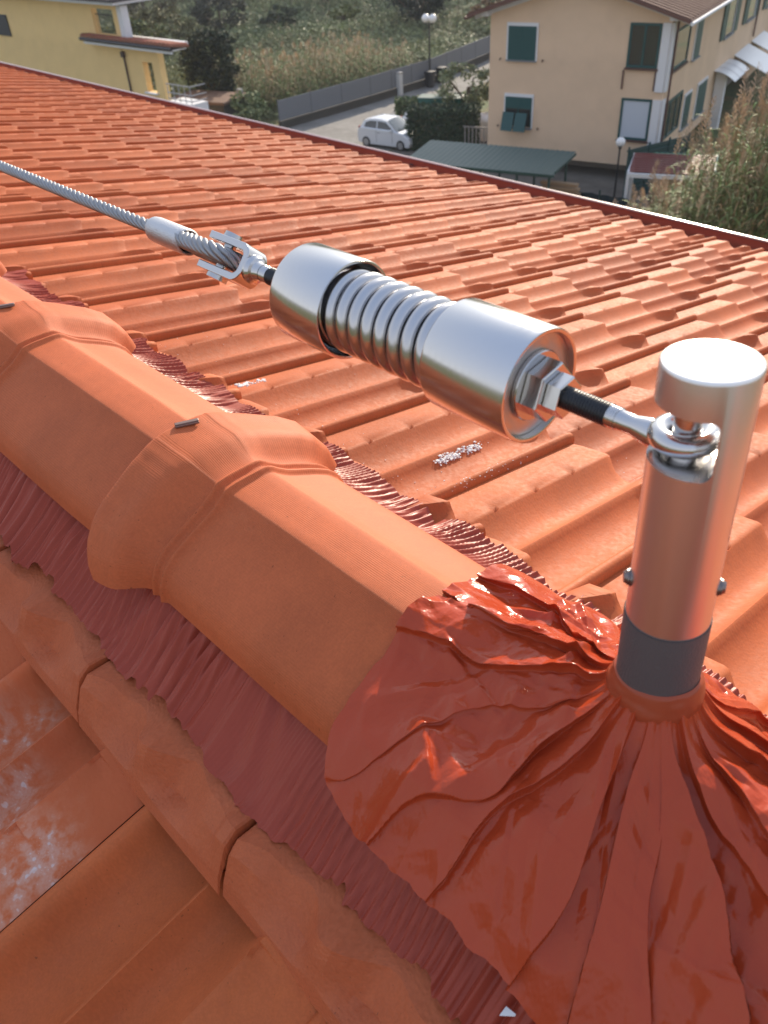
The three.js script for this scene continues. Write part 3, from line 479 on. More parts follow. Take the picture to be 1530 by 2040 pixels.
const fin = (o) => { const g = new THREE.BufferGeometry(); g.setAttribute('position', new THREE.Float32BufferAttribute(o.P, 3)); g.setAttribute('color', new THREE.Float32BufferAttribute(o.C, 3)); g.computeVertexNormals(); return g; };
const tone = (a, b) => (c) => { const t = rnd(), k = rr(0.75, 1.25); c.setRGB(lerp(a[0], b[0], t) * k * 1.7, lerp(a[1], b[1], t) * k * 1.65, lerp(a[2], b[2], t) * k * 1.6); };
const gauss = () => (rnd() + rnd() + rnd() - 1.5) / 1.5;
function crownGeo(cx, cy, cz, rx, ry, rz, clumps, per, size, col) {
  const o = { P: [], C: [] };
  for (let i = 0; i < clumps; i++) {
    let d; do { d = [rr(-1, 1), rr(-1, 1), rr(-1, 1)]; } while (Math.hypot(...d) > 1); const l = Math.hypot(...d), k = Math.pow(l, -0.45), b = [cx + d[0] * rx * k * 0.9, cy + d[1] * ry * k * 0.9, cz + d[2] * rz * k * 0.9], r = rr(0.18, 0.34) * Math.min(rx, ry, rz);
    leaves(o, per, () => [b[0] + gauss() * r * 1.5, b[1] + gauss() * r, b[2] + gauss() * r * 1.5], size, col);
  }
  return fin(o);
}
const barkMat = mat(lin(0.12, 0.09, 0.065), 0.95);
function tree(name, label, cat, x, z, h, r, o = {}) {
  const t = thing(name, label, cat, [x, Gd, z], 0, o.group), th = o.trunk ?? h * 0.3, gs = [];
  gs.push(tube([[0, -0.05, 0], [0.05, th * 0.5, 0.03], [-0.04, th, 0], [0.05, h * 0.6, 0.05]], 0.05 + h * 0.014, 10, 7));
  for (let k = 0; k < 5; k++) { const a = k * 1.3 + x; gs.push(tube([[0, th * 0.8, 0], [Math.cos(a) * r * 0.3, th + h * 0.15, Math.sin(a) * r * 0.3], [Math.cos(a) * r * 0.65, th + h * 0.32, Math.sin(a) * r * 0.65]], 0.025 + h * 0.006, 8, 6)); }
  part(t, 'trunk', gs, barkMat);
  part(t, 'crown', crownGeo(0, (h + th * 0.7) / 2, 0, r, (h - th * 0.7) / 2, o.rz ?? r, o.clumps ?? 34, o.per ?? 60, o.size ?? 0.16, tone(...(o.col ?? [[0.03, 0.05, 0.018], [0.07, 0.10, 0.03]]))), leafMat);
  return t;
}
// dark round shrub beside the yellow house and the low oleander before it
tree('laurel_tree', 'dense dark laurel tree beside the yellow house', 'tree', -47.0, -29.9, 4.9, 1.75, { trunk: 0.5, clumps: 85, per: 90, size: 0.13, col: [[0.006, 0.012, 0.006], [0.022, 0.034, 0.012]] });
tree('oleander_shrub', 'low grey-green oleander shrub behind the end of the slatted fence', 'shrub', -42.6, -28.9, 2.0, 1.35, { trunk: 0.3, clumps: 36, per: 55, size: 0.11, col: [[0.05, 0.08, 0.035], [0.15, 0.18, 0.09]] });
tree('olive_tree', 'clipped flat-topped olive tree beside the beige house', 'tree', -32.4, -36.3, 3.5, 1.75, { trunk: 1.2, clumps: 44, per: 70, size: 0.10, col: [[0.045, 0.06, 0.03], [0.16, 0.18, 0.09]] });
// far growth along the top of the picture
const farT = [[-60, -60.5, 6.2, 3.3, 'dark dense round evergreen standing alone in the weedy field', [[0.008, 0.014, 0.010], [0.028, 0.036, 0.020]], 70], [-74, -49, 3.4, 2.6, 'dark leafless-looking thicket tree in the middle of the far hedge', [[0.022, 0.026, 0.018], [0.06, 0.06, 0.035]], 44], [-70, -52.6, 2.2, 1.9, 'small dark bush just right of the thicket tree', [[0.02, 0.03, 0.016], [0.06, 0.07, 0.03]], 34], [-67, -58, 1.7, 1.5, 'low rounded yellow-green bush in the weedy field', [[0.06, 0.08, 0.025], [0.14, 0.15, 0.05]], 26], [-82, -46, 5.6, 3.6, 'grey-brown scrub tree above the roof of the yellow house', [[0.04, 0.04, 0.025], [0.11, 0.10, 0.055]], 44], [-68, -39, 3.6, 3.2, 'olive-brown shrub tree close behind the yellow house', [[0.05, 0.055, 0.022], [0.13, 0.12, 0.05]], 44], [-62, -33.5, 4.0, 2.6, 'mid green shrub tree behind the yellow house', [[0.035, 0.05, 0.018], [0.09, 0.11, 0.035]], 38], [-54, -64, 2.4, 2.4, 'reddish brown autumn shrub behind the beige house', [[0.09, 0.06, 0.03], [0.20, 0.13, 0.06]], 34], [-88, -60, 6.5, 4.2, 'tall blue-green tree on the horizon of the field', [[0.02, 0.03, 0.02], [0.06, 0.075, 0.045]], 46], [-79, -66, 6.5, 4.4, 'wide mid green tree at the far edge of the field', [[0.03, 0.045, 0.02], [0.08, 0.10, 0.035]], 46], [-70, -74, 6.5, 4.4, 'yellow-green tree at the far edge of the field', [[0.05, 0.065, 0.02], [0.13, 0.14, 0.05]], 46], [-98, -52, 7.5, 4.6, 'grey-green tree behind the scrub at the far edge', [[0.03, 0.035, 0.022], [0.085, 0.085, 0.05]], 46], [-61, -80, 6.0, 4.2, 'brown-green tree at the far edge beside the beige house', [[0.05, 0.05, 0.022], [0.12, 0.11, 0.05]], 40]];
for (const [x, z, h, r, label, col, cl] of farT) tree('field_tree', label, 'tree', x, z, h, r, { trunk: 0.5, clumps: cl, per: 110, size: 0.16, col, group: 'trees and shrubs of the far field' });
// weeds of the field: uncountable
function instanced(name, label, geo, m, spots, colors) {
  const im = new THREE.InstancedMesh(geo, m, spots.length), o = new THREE.Object3D(), c = new THREE.Color();
  spots.forEach(([x, z, s, sy, a, lean], i) => { o.position.set(x, Gd, z); o.scale.set(s, sy, s); o.rotation.set(lean ?? 0, a, (lean ?? 0) * 0.6); o.updateMatrix(); im.setMatrixAt(i, o.matrix); colors(c, i); im.setColorAt(i, c); });
  im.name = name; im.userData = { kind: 'stuff', label }; im.castShadow = im.receiveShadow = true; scene.add(im); return im;
}
const white = new THREE.MeshStandardMaterial({ color: 0xffffff, vertexColors: true, roughness: 0.7, side: THREE.DoubleSide });
{
  const o = { P: [], C: [] };
  leaves(o, 90, () => { const a = rr(0, 6.28), r = Math.sqrt(rnd()) * 0.6; return [Math.cos(a) * r, Math.pow(rnd(), 1.4) * 0.6, Math.sin(a) * r]; }, 0.075, (c) => { const k = rr(0.6, 1.3); c.setRGB(k, k, k * 0.95); }, 2.6);
  const g = fin(o), spots = [];
  for (let i = 0; i < 6500; i++) { const z = rr(-92, -28), x = rr(-112, -43.5) ; if (x > -43 - (z < -44 ? (-44 - z) * 0.28 : 0)) continue; const near = vn(x * 0.16, z * 0.16); spots.push([x, z, rr(0.7, 1.9), rr(0.5, 1.5) * (0.5 + near), rr(0, 6.28)]); }
  instanced('field_weeds', 'rough green weeds covering the field beyond the fence', g, white, spots, (c, i) => { const [x, z] = spots[i], n = fbm(x * 0.09 + 40, z * 0.09 + 40, 3), k = rr(0.7, 1.25); c.setRGB(lerp(0.15, 0.26, n) * k, lerp(0.20, 0.265, n) * k, lerp(0.085, 0.13, n) * k); });
}
// canes: stem with arching leaves, some with a plume
function caneGeo(nl, h, ll, wl, green, plume) {
  const o = { P: [], C: [] }, tri = (a, b, c, k) => { o.P.push(...a, ...b, ...c); for (let i = 0; i < 3; i++) o.C.push(...k); };
  const stemC = green ? [0.30, 0.32, 0.12] : [0.45, 0.34, 0.18], bend = (y) => [0.10 * Math.pow(y / h, 2), y, 0.06 * Math.pow(y / h, 2)];
  for (let s = 0; s < 5; s++) { const a = bend(h * s / 5), b = bend(h * (s + 1) / 5), r = 0.016 * (1 - s / 7); for (let k = 0; k < 3; k++) { const t0 = k * 2.094, t1 = t0 + 2.094, P = (q, t) => [q[0] + Math.cos(t) * r, q[1], q[2] + Math.sin(t) * r]; tri(P(a, t0), P(a, t1), P(b, t0), stemC); tri(P(b, t0), P(a, t1), P(b, t1), stemC); } }
  for (let i = 0; i < nl; i++) {
    const y = h * lerp(0.18, 0.98, i / nl), az = i * 2.4 + rnd(), L = ll * rr(0.7, 1.2) * (1 - 0.3 * i / nl), w = wl * rr(0.7, 1.2), b = bend(y), up = rr(0.5, 1.1), kc = rr(0.55, 1.25), dry = rnd() < (green ? 0.16 : 0.55), C = dry ? [0.95 * kc, 0.62 * kc, 0.36 * kc] : [0.40 * kc, 0.60 * kc, 0.20 * kc];
    let pa = null; for (let s = 0; s <= 4; s++) { const t = s / 4, q = [b[0] + Math.cos(az) * L * t * 0.85, b[1] + L * (up * t - 1.25 * t * t * 0.8), b[2] + Math.sin(az) * L * t * 0.85], hw = w * (0.35 + 1.2 * t) * (1 - t) + 0.001, l = [q[0] - Math.sin(az) * hw, q[1], q[2] + Math.cos(az) * hw], r = [q[0] + Math.sin(az) * hw, q[1], q[2] - Math.cos(az) * hw]; if (pa) { tri(pa[0], pa[1], l, C); tri(l, pa[1], r, C); } pa = [l, r]; }
  }
  if (plume) for (let i = 0; i < 26; i++) { const y = h * (0.97 + 0.11 * i / 26), a = i * 2.4, L = 0.16 * (1 - i / 36), b = bend(h), C = [1.0, 0.74, 0.55], p = [b[0], y, b[2]], q = [b[0] + Math.cos(a) * L, y + 0.14, b[2] + Math.sin(a) * L]; tri(p, [q[0], q[1], q[2] + 0.02], [q[0] + 0.02, q[1] - 0.03, q[2]], C); }
  return fin(o);
}
{
  const near = [caneGeo(17, 5.2, 0.95, 0.045, true, false), caneGeo(15, 5.6, 0.8, 0.036, true, true), caneGeo(14, 4.6, 0.7, 0.03, false, true)];
  const put = (label, list, n, area, hs, cfn) => list.forEach((g, k) => { const spots = []; for (let i = 0; i < n[k]; i++) { const [x, z, f] = area(k); const s = rr(0.85, 1.15); spots.push([x, z, s, s * rr(hs[0], hs[1]) * (f ?? 1), rr(0, 6.28), rr(-0.07, 0.07)]); } instanced(numbered('cane_thicket'), label, g, white, spots, cfn); });
  // thicket past the eave at the right
  put('giant cane thicket with green and dry leaves past the eave in front of the pergola', near, [620, 420, 520], (k) => { const t = Math.pow(rnd(), 0.8), x = lerp(-13.6, -3.4, t) + rr(-0.6, 0.6), z = lerp(-23.0, -26.4, t) + rr(-4.2, 3.4) * (0.35 + 0.65 * t); return [x, z, lerp(0.62, 1.18, ss(0, 0.35, t)) * (k === 2 ? 1.08 : 1)]; }, [0.74, 1.0], (c) => { const k = rr(0.36, 0.60); c.setRGB(k, k * 0.95, k * 0.82); });
  // reeds beyond the slatted fence
  const far = [caneGeo(12, 2.5, 0.6, 0.035, false, true), caneGeo(14, 2.6, 0.6, 0.038, true, false)];
  put('dry reed bed behind the slatted fence', far, [330, 620], () => { const t = rnd(), z = lerp(-31.0, -46, t); return [rr(-50.0, -43.9) - (z < -38 ? (-38 - z) * 0.25 : 0), z, lerp(1.05, 0.72, t)]; }, [0.65, 1.12], (c) => { const k = rr(0.30, 0.46); c.setRGB(k * 1.25, k * 1.25, k * 1.05); });
  put('shorter green weeds and canes along the far side of the field', far, [170, 200], () => [rr(-86, -52), rr(-72, -44), 0.6], [0.5, 0.9], (c) => { const k = rr(0.2, 0.32); c.setRGB(k * 0.9, k, k * 0.75); });
}
// clipped hedge blocks
const hedge = (label, x, z, w, h, d, turn, n, size, col) => {
  const t = thing('hedge', label, 'hedge', [x, Gd, z], turn); const o = { P: [], C: [] };
  leaves(o, n, () => { const f = rnd(); let p = [rr(-0.5, 0.5), rnd(), rr(-0.5, 0.5)]; if (f < 0.3) p[1] = 1; else if (f < 0.75) p[2] = 0.5; else p[0] = rnd() < 0.5 ? -0.5 : 0.5; const k = rr(0.88, 1.03); return [p[0] * w * k + gauss() * 0.05, p[1] * h * k + gauss() * 0.05, p[2] * d * k + gauss() * 0.05]; }, size, tone(...col));
  part(t, 'foliage', fin(o), leafMat); part(t, 'inner_twigs', rb(w * 0.84, h * 0.9, d * 0.84, 0.2, 0, h * 0.45, 0), mat(lin(0.14, 0.13, 0.07), 1)); return t;
};
hedge('dark green square-clipped hedge beside the white hatchback', -30.9, -32.7, 3.5, 1.95, 1.5, 0.55, 7000, 0.085, [[0.010, 0.022, 0.012], [0.03, 0.05, 0.02]]);
hedge('low glossy ivy hedge along the road behind the green bin panel', -35.6, -37.2, 4.6, 1.1, 1.1, 0.85, 4200, 0.10, [[0.02, 0.035, 0.014], [0.09, 0.12, 0.045]]);

// ---------------------------------------------------------------- slatted fence on a low wall beside the road
{
  const f = thing('slatted_fence', 'grey slatted fence on a low concrete wall along the far side of the road', 'fence');
  const pl = [[-41.15, -30.1], [-41.6, -37.6], [-42.2, -43.6], [-44.6, -52.2], [-47.2, -61]], slat = mat(lin(0.20, 0.215, 0.235), 0.6), con = mat(lin(0.26, 0.24, 0.21), 0.95, { map: asphaltMap }), pm = mat(lin(0.15, 0.16, 0.175), 0.6);
  const pg = bx(1, 1, 0.03), q = bx(0.06, 1.14, 0.06);
  for (let i = 0; i + 1 < pl.length; i++) {
    const [x0, z0] = pl[i], [x1, z1] = pl[i + 1], L = Math.hypot(x1 - x0, z1 - z0), a = Math.atan2(-(z1 - z0), x1 - x0), n = Math.max(1, Math.round(L / 2.2));
    part(f, 'base_wall', bx(L + 0.04, 0.42, 0.22), con, [(x0 + x1) / 2, Gd + 0.21, (z0 + z1) / 2], [0, a, 0]);
    for (let k = 0; k < n; k++) {
      const t = (k + 0.5) / n, cx = lerp(x0, x1, t), cz = lerp(z0, z1, t), w = L / n - 0.07, pn = part(f, 'panel', bx(w, 1.06, 0.012), slat, [cx, Gd + 0.98, cz], [0, a, 0]);
      for (let s = 0; s < 7; s++) part(pn, 'slat', bx(w, 0.12, 0.03), slat, [0, -0.46 + s * 0.153, 0.010]);
      part(f, 'post', q, pm, [lerp(x0, x1, k / n), Gd + 0.98, lerp(z0, z1, k / n)], [0, a, 0]);
    }
  }
}
{ // street lamp with two globes
  const l = thing('street_lamp', 'black street lamp with two white globes by the slatted fence', 'street lamp', [-42.0, Gd, -43.3], 0.3), bk = mat(lin(0.02, 0.02, 0.022), 0.5), gl = phys({ color: lin(0.85, 0.85, 0.84), roughness: 0.25 });
  part(l, 'pole', [cyl(0.04, 0.055, 3.6, 12, 0, 1.8, 0), cyl(0.09, 0.11, 0.4, 12, 0, 0.2, 0)], bk); part(l, 'arm', bx(0.5, 0.05, 0.05, 0, 3.55, 0), bk);
  for (const s of [-1, 1]) { part(l, 'globe', new THREE.SphereGeometry(0.25, 24, 16).translate(s * 0.25, 3.84, 0), gl); part(l, 'globe_seat', cyl(0.09, 0.06, 0.1, 12, s * 0.25, 3.6, 0), bk); }
  const m = thing('garden_lamp', 'single white globe lamp on a short black post at the corner of the beige house', 'lamp', [-19.6, Gd, -31.2]);
  part(m, 'pole', cyl(0.035, 0.045, 2.0, 12, 0, 1.0, 0), bk); part(m, 'globe_seat', cyl(0.08, 0.05, 0.12, 12, 0, 2.02, 0), bk); part(m, 'globe', new THREE.SphereGeometry(0.19, 24, 16).translate(0, 2.24, 0), gl);
  for (const [x, z, lb] of [[-41.9, -44.3, 'black wheeled waste bin right of the street lamp'], [-41.6, -42.9, 'black wheeled waste bin left of the street lamp']]) { const b = thing('waste_bin', lb, 'bin', [x, Gd, z], 0.2, 'waste bins at the street lamp'); part(b, 'body', new THREE.CylinderGeometry(0.36, 0.28, 0.85, 4, 1).rotateY(0.785).translate(0, 0.46, 0), bk); part(b, 'lid', rb(0.56, 0.07, 0.6, 0.02, 0, 0.92, 0), mat(lin(0.03, 0.035, 0.04), 0.5)); }
  const w = thing('meter_pillar', 'small white utility pillar standing against the slatted fence', 'pillar', [-41.7, Gd, -40.2]); part(w, 'body', rb(0.35, 1.25, 0.3, 0.02, 0, 0.62, 0), mat(lin(0.6, 0.6, 0.58), 0.8)); part(w, 'cap', rb(0.42, 0.07, 0.36, 0.02, 0, 1.28, 0), mat(lin(0.35, 0.34, 0.33), 0.8));
}
// ---------------------------------------------------------------- houses
const plaster = (c) => mat(lin(...c), 0.92, { map: tex(256, (x, y) => { const k = 0.95 + 0.06 * (fbm(x * 5, y * 5, 4, 5) - 0.5) + 0.02 * (vn(x * 128, y * 128, 128) - 0.5); return [k, k, k * 0.99]; }, true, [0.3, 0.3]) });
const greenM = mat(lin(0.006, 0.068, 0.070), 0.45), whiteM = mat(lin(0.70, 0.71, 0.73), 0.7), brownM = mat(lin(0.10, 0.045, 0.035), 0.5), glassM = phys({ color: lin(0.03, 0.03, 0.03), roughness: 0.06, clearcoat: 1, clearcoatRoughness: 0.05 });
{
  const B = thing('beige_house', 'two storey beige house with green shutters and white corner pilasters', 'house', [-27.03, 0, -31.62], 0.2795), pm = plaster([0.80, 0.585, 0.41]);
  const W0 = 7.85, yb = -10.55, ye = -4.78, pk = -3.62, mid = 3.92, sh = new THREE.Shape([[0, yb], [W0, yb], [W0, ye], [mid, pk], [0, ye]].map((p) => new THREE.Vector2(...p)));
  const ev = new Evaluator(); ev.attributes = ['position', 'normal', 'uv'];
  const solid = new Brush(new THREE.ExtrudeGeometry(sh, { depth: 34, bevelEnabled: false }).translate(0, 0, -34)), room = new Brush(new THREE.BoxGeometry(3, 2.4, 9).translate(W0 - 1.2, -9.85, -14.8)); solid.updateMatrixWorld(); room.updateMatrixWorld();
  part(B, 'wall', ev.evaluate(solid, room, SUBTRACTION).geometry, pm); // with the open porch under the awnings
  part(B, 'basement', bx(W0 - 2.4, 1.2, 31, W0 / 2, -11.14, -17), mat(lin(0.28, 0.25, 0.22), 0.9));
  const sl = (pk - ye) / mid, ang = Math.atan(sl), Ls = Math.hypot(mid + 0.85, (mid + 0.85) * sl), tm = mat(lin(0.17, 0.085, 0.065), 0.9, { map: clayMap });
  const roof = part(B, 'roof', [bx(Ls, 0.12, 35.2, 0, 0, -16.9, 0, 0, ang).translate(mid - (mid + 0.85) / 2, pk + 0.11 - (mid + 0.85) * sl / 2, 0), bx(Ls, 0.12, 35.2, 0, 0, -16.9, 0, 0, -ang).translate(mid + (mid + 0.85) / 2, pk + 0.11 - (mid + 0.85) * sl / 2, 0)], tm);
  for (const s of [-1, 1]) { // rows of roof tiles as real ridges
    for (let k = 0; k < 60; k++) part(roof, 'tile_row', bx(Ls - 0.06, 0.07, 0.16, 0, 0, 0, 0, 0, -s * ang), tm, [mid + s * (mid + 0.85) / 2, pk + 0.185 - (mid + 0.85) * sl / 2, 0.55 - k * 0.42]);
    part(roof, 'verge_board', bx(Ls, 0.16, 0.06, 0, 0, 0, 0, 0, -s * ang), whiteM, [mid + s * (mid + 0.6) / 2, pk - 0.03 - (mid + 0.6) * sl / 2, 0.045]);
    part(roof, 'eave_bracket', rb(0.36, 0.2, 0.5, 0.02), whiteM, [s < 0 ? -0.12 : W0 + 0.12, ye - 0.06, 0.14]);
    part(roof, 'gutter', new THREE.CylinderGeometry(0.07, 0.07, 35, 10, 1, false).rotateX(Math.PI / 2), s < 0 ? brownM : whiteM, [s < 0 ? -0.9 : W0 + 0.9, ye - 0.2, -16.8]);
  }
  const win = (x0, x1, y0, y1, open) => { // shuttered window on the gable
    const w = x1 - x0, h = y1 - y0, g = part(B, 'window', bx(w - 0.1, h - 0.1, 0.04), glassM, [(x0 + x1) / 2, (y0 + y1) / 2, 0.0]);
    part(g, 'frame', [bx(w, 0.13, 0.06, 0, h / 2 - 0.065, 0.02), bx(0.07, h - 0.13, 0.06, -w / 2 + 0.035, -0.065, 0.02), bx(0.07, h - 0.13, 0.06, w / 2 - 0.035, -0.065, 0.02)], whiteM);
    part(g, 'sill', bx(w - 0.05, 0.06, 0.14, 0, -h / 2 - 0.02, 0.05), mat(lin(0.2, 0.21, 0.22), 0.6));
    for (const s of [-1, 1]) {
      const lw = w / 2 - 0.095, lh = h - 0.15, gs = [], fr = []; if (!open) { gs.push(bx(lw, lh, 0.03)); } else { fr.push(bx(lw, lh * 0.38, 0.03, 0, lh * 0.31, 0)); fr.push(bx(lw * 0.9, lh * 0.62, 0.03, 0, -lh * 0.31, 0).rotateX(-0.32).translate(-0.06, lh * 0.10, 0.26).translate(0, -0.10, -0.05)); fr.push(bx(0.05, lh, 0.03, -lw / 2, 0, -0.005), bx(0.05, lh, 0.03, lw / 2, 0, -0.005)); }
      const leaf = part(g, 'shutter', open ? fr : gs, greenM, [s * (lw / 2 + 0.006), -0.055, 0.055]);
      if (!open) part(g, 'shutter_slats', Array.from({ length: 22 }, (_, k) => bx(lw - 0.16, 0.018, 0.012, s * (lw / 2 + 0.006), -0.055 - lh / 2 + 0.12 + k * (lh - 0.22) / 21, 0.074)), greenM);
    }
    for (const s of [-1, 1]) part(g, 'shutter_hook', bx(0.05, 0.09, 0.06), brownM, [s * (w / 2 + 0.27), -h / 2 + 0.02, 0.06], [0, 0, -0.4]);
  };
  win(0.8, 2.24, -6.62, -5.18, false); win(0.79, 2.2, -9.37, -7.96, true);
  const pane = (n, x0, x1, y0, y1, fm, gm, mull, sideWall) => {
    const w = x1 - x0, h = y1 - y0, g = part(B, n, bx(w - 0.06, h - 0.06, 0.04), gm, sideWall ? [W0 + 0.004, (y0 + y1) / 2, -(x0 + x1) / 2] : [(x0 + x1) / 2, (y0 + y1) / 2, 0.004], [0, sideWall ? Math.PI / 2 : 0, 0]);
    const fr = [bx(w, 0.09, 0.09, 0, h / 2 - 0.045, 0.01), bx(w, 0.09, 0.09, 0, -h / 2 + 0.045, 0.01), bx(0.09, h - 0.18, 0.09, -w / 2 + 0.045, 0, 0.01), bx(0.09, h - 0.18, 0.09, w / 2 - 0.045, 0, 0.01)];
    for (let k = 1; k <= mull; k++) fr.push(bx(0.08, h - 0.18, 0.07, -w / 2 + w * k / (mull + 1), 0, 0.01)); part(g, 'frame', fr, fm); return g;
  };
  pane('corner_window', 6.18, 7.46, -6.68, -5.07, greenM, glassM, 1); part(B, 'window_sill', bx(1.4, 0.07, 0.14, 6.83, -6.73, 0.05), brownM);
  pane('roller_window', 6.17, 7.46, -9.46, -7.84, greenM, mat(lin(0.50, 0.55, 0.62), 0.6), 0); part(B, 'window_sill', bx(1.4, 0.07, 0.14, 6.83, -9.51, 0.05), brownM);
  part(B, 'corner_pilaster', [bx(0.34, 2.5, 0.1, 7.66, -6.3, 0.02), bx(0.10, 2.5, 0.4, 7.87, -6.3, -0.2)], whiteM); part(B, 'corner_pilaster', [bx(0.34, 2.0, 0.1, 7.66, -8.85, 0.02), bx(0.10, 2.0, 0.4, 7.87, -8.85, -0.2)], whiteM);
  part(B, 'sill_strap', [bx(0.06, 0.72, 0.07, 6.10, -7.15, 0.03), bx(0.06, 0.72, 0.07, 7.44, -7.15, 0.03)], brownM);
  part(B, 'downpipe', cyl(0.045, 0.045, 5.6, 10, W0 + 0.12, -7.7, -0.45), brownM); part(B, 'downpipe', cyl(0.045, 0.045, 3.2, 10, W0 + 0.1, -6.6, -18.2), brownM);
  pane('side_window', 0.55, 3.1, -6.9, -5.4, greenM, glassM, 0, true); part(B, 'window_sill', bx(0.14, 0.08, 2.7, W0 + 0.05, -6.95, -1.85), brownM);
  pane('patio_door', 0.55, 3.4, -9.65, -8.1, greenM, glassM, 2, true);
  const sw = (d0, d1, y0, y1, spread) => { const w = d1 - d0, h = y1 - y0, g = part(B, 'side_window', bx(0.04, h, w), glassM, [W0 + 0.004, (y0 + y1) / 2, -(d0 + d1) / 2]); part(g, 'frame', [bx(0.07, 0.1, w + 0.2, 0.02, h / 2 + 0.05, 0), bx(0.07, h, 0.1, 0.02, 0, w / 2 + 0.05), bx(0.07, h, 0.1, 0.02, 0, -w / 2 - 0.05)], whiteM); part(g, 'sill', bx(0.16, 0.06, w + 0.3, 0.05, -h / 2 - 0.03, 0), mat(lin(0.3, 0.3, 0.3), 0.6)); for (const s of [-1, 1]) part(g, 'shutter', bx(0.04, h, w / 2 - 0.02), greenM, [0.055, 0, spread ? s * (w * 0.78) : s * w / 4]); return g; };
  sw(4.2, 5.2, -7.05, -5.6, false); sw(4.0, 5.1, -9.9, -8.5, false); sw(6.4, 8.1, -9.95, -8.5, false); sw(10.4, 12.2, -7.15, -5.6, true); sw(15.6, 17.6, -7.15, -5.6, true); sw(21, 23, -7.15, -5.6, true);
  part(B, 'porch_pillar', bx(0.5, 2.9, 0.4, W0 + 0.3, -10.0, -10.2), whiteM);
  const awn = phys({ color: lin(0.72, 0.76, 0.78), roughness: 0.35 });
  const a1 = part(B, 'awning', grid(8, 10, (u, v) => [W0 + 1.1 * u, -8.45 - 0.42 * u * u, -9.5 - v * 3.4]), awn); for (let k = 0; k <= 3; k++) part(a1, 'awning_rib', grid(8, 1, (u, v) => [W0 + 1.1 * u, -8.44 - 0.42 * u * u, -9.5 - k * 3.35 / 3 - v * 0.06]), mat(lin(0.35, 0.35, 0.36), 0.5));
  for (const d of [14.2, 18.6]) part(B, 'awning', bx(2.3, 0.04, 3.6, 1.15, 0, 0).rotateZ(-0.42).translate(W0, -8.5, -d - 1.8), awn);
}
{
  const Y = thing('yellow_house', 'pale yellow house with a lean-to tiled roof and an open loggia', 'house', [-41.51, 0, -23.36], 0.0827), ym = plaster([0.93, 0.66, 0.30]), reveal = mat(lin(0.70, 0.46, 0.16), 0.9);
  const holed = new THREE.Shape([[-24, -12], [0, -12], [0, -6.25], [-2.36, -6.05], [-2.36, -5.93], [-2.75, -5.93], [-2.75, -4.5], [-24, -4.4]].map((p) => new THREE.Vector2(...p)));
  const hole = (a, b, c, d) => { const p = new THREE.Path(); p.moveTo(a, c); p.lineTo(b, c); p.lineTo(b, d); p.lineTo(a, d); p.closePath(); holed.holes.push(p); };
  hole(-5.15, -3.22, -5.82, -4.66); hole(-1.46, -0.62, -8.24, -6.86);
  part(Y, 'wall', [bx(14.9, 7.6, 1.9, -16.5, -8.2, -1.30), new THREE.ExtrudeGeometry(holed, { depth: 0.34, bevelEnabled: false }).translate(0, 0, -0.34)], ym);
  part(Y, 'window_reveal', bx(0.03, 1.36, 0.33, -0.636, -7.55, -0.172), reveal);
  part(Y, 'window_sill', bx(1.05, 0.07, 0.5, -1.04, -8.28, -0.1), whiteM); part(Y, 'loggia_sill', bx(2.0, 0.09, 0.44, -4.18, -5.87, -0.12), mat(lin(0.45, 0.16, 0.08), 0.8));
  part(Y, 'white_pillar', bx(0.40, 1.46, 0.4, -2.55, -5.21, -0.16), whiteM);
  part(Y, 'floor_slab', bx(5.6, 0.2, 1.6, -2.85, -6.25, -1.2), whiteM);
  part(Y, 'upper_roof', [bx(22, 0.14, 5, -13, -4.16, -1.8), bx(22, 0.1, 0.14, -13, -4.14, 0.77)], mat(lin(0.08, 0.07, 0.075), 0.7)); part(Y, 'upper_soffit', bx(21.8, 0.12, 4.8, -13, -4.32, -1.8), whiteM);
  const lr = part(Y, 'lean_to_roof', bx(7.85, 0.1, 1.1, -1.95, 0, 0).rotateX(-0.125).translate(0, -5.94, 0.0), mat(lin(0.30, 0.12, 0.07), 0.9, { map: clayMap }));
  for (let k = 0; k < 24; k++) part(lr, 'tile_row', cyl(0.07, 0.08, 1.1, 8).rotateX(Math.PI / 2 - 0.125), mat(lin(0.26 + 0.03 * (k % 3), 0.10, 0.06), 0.9), [-5.7 + k * 0.326, -5.89, 0.0]);
  part(lr, 'gutter', new THREE.CylinderGeometry(0.09, 0.09, 7.9, 10).rotateZ(Math.PI / 2), mat(lin(0.03, 0.028, 0.032), 0.4), [-1.95, -6.02, 0.55]); part(lr, 'fascia', bx(7.6, 0.16, 0.1, -1.95, -6.16, 0.44), whiteM); part(lr, 'soffit', bx(7.6, 0.06, 0.9, -1.95, -6.10, 0.0), whiteM);
  part(Y, 'downpipe', [cyl(0.05, 0.05, 2.2, 10, -2.9, -7.65, 0.08), bx(0.2, 0.26, 0.16, -2.92, -6.62, 0.1)], mat(lin(0.05, 0.03, 0.028), 0.5)); part(Y, 'cable', tube([[-2.55, -6.1, 0.5], [-2.6, -6.4, 0.3], [-2.85, -6.75, 0.12]], 0.012, 12, 5), brownM);
  part(Y, 'shutter', rb(1.55, 1.1, 0.07, 0.03, -15.1, -5.93, 0.05), mat(lin(0.02, 0.025, 0.035), 0.5));
  const bar = mat(lin(0.05, 0.04, 0.04), 0.5), rl = part(Y, 'loggia_railing', bx(1.93, 0.04, 0.04, -4.18, -4.95, -0.2), bar); for (let k = 0; k < 12; k++) part(rl, 'bar', cyl(0.012, 0.012, 0.86, 6, -5.05 + k * 0.16, -5.4, -0.2), bar);
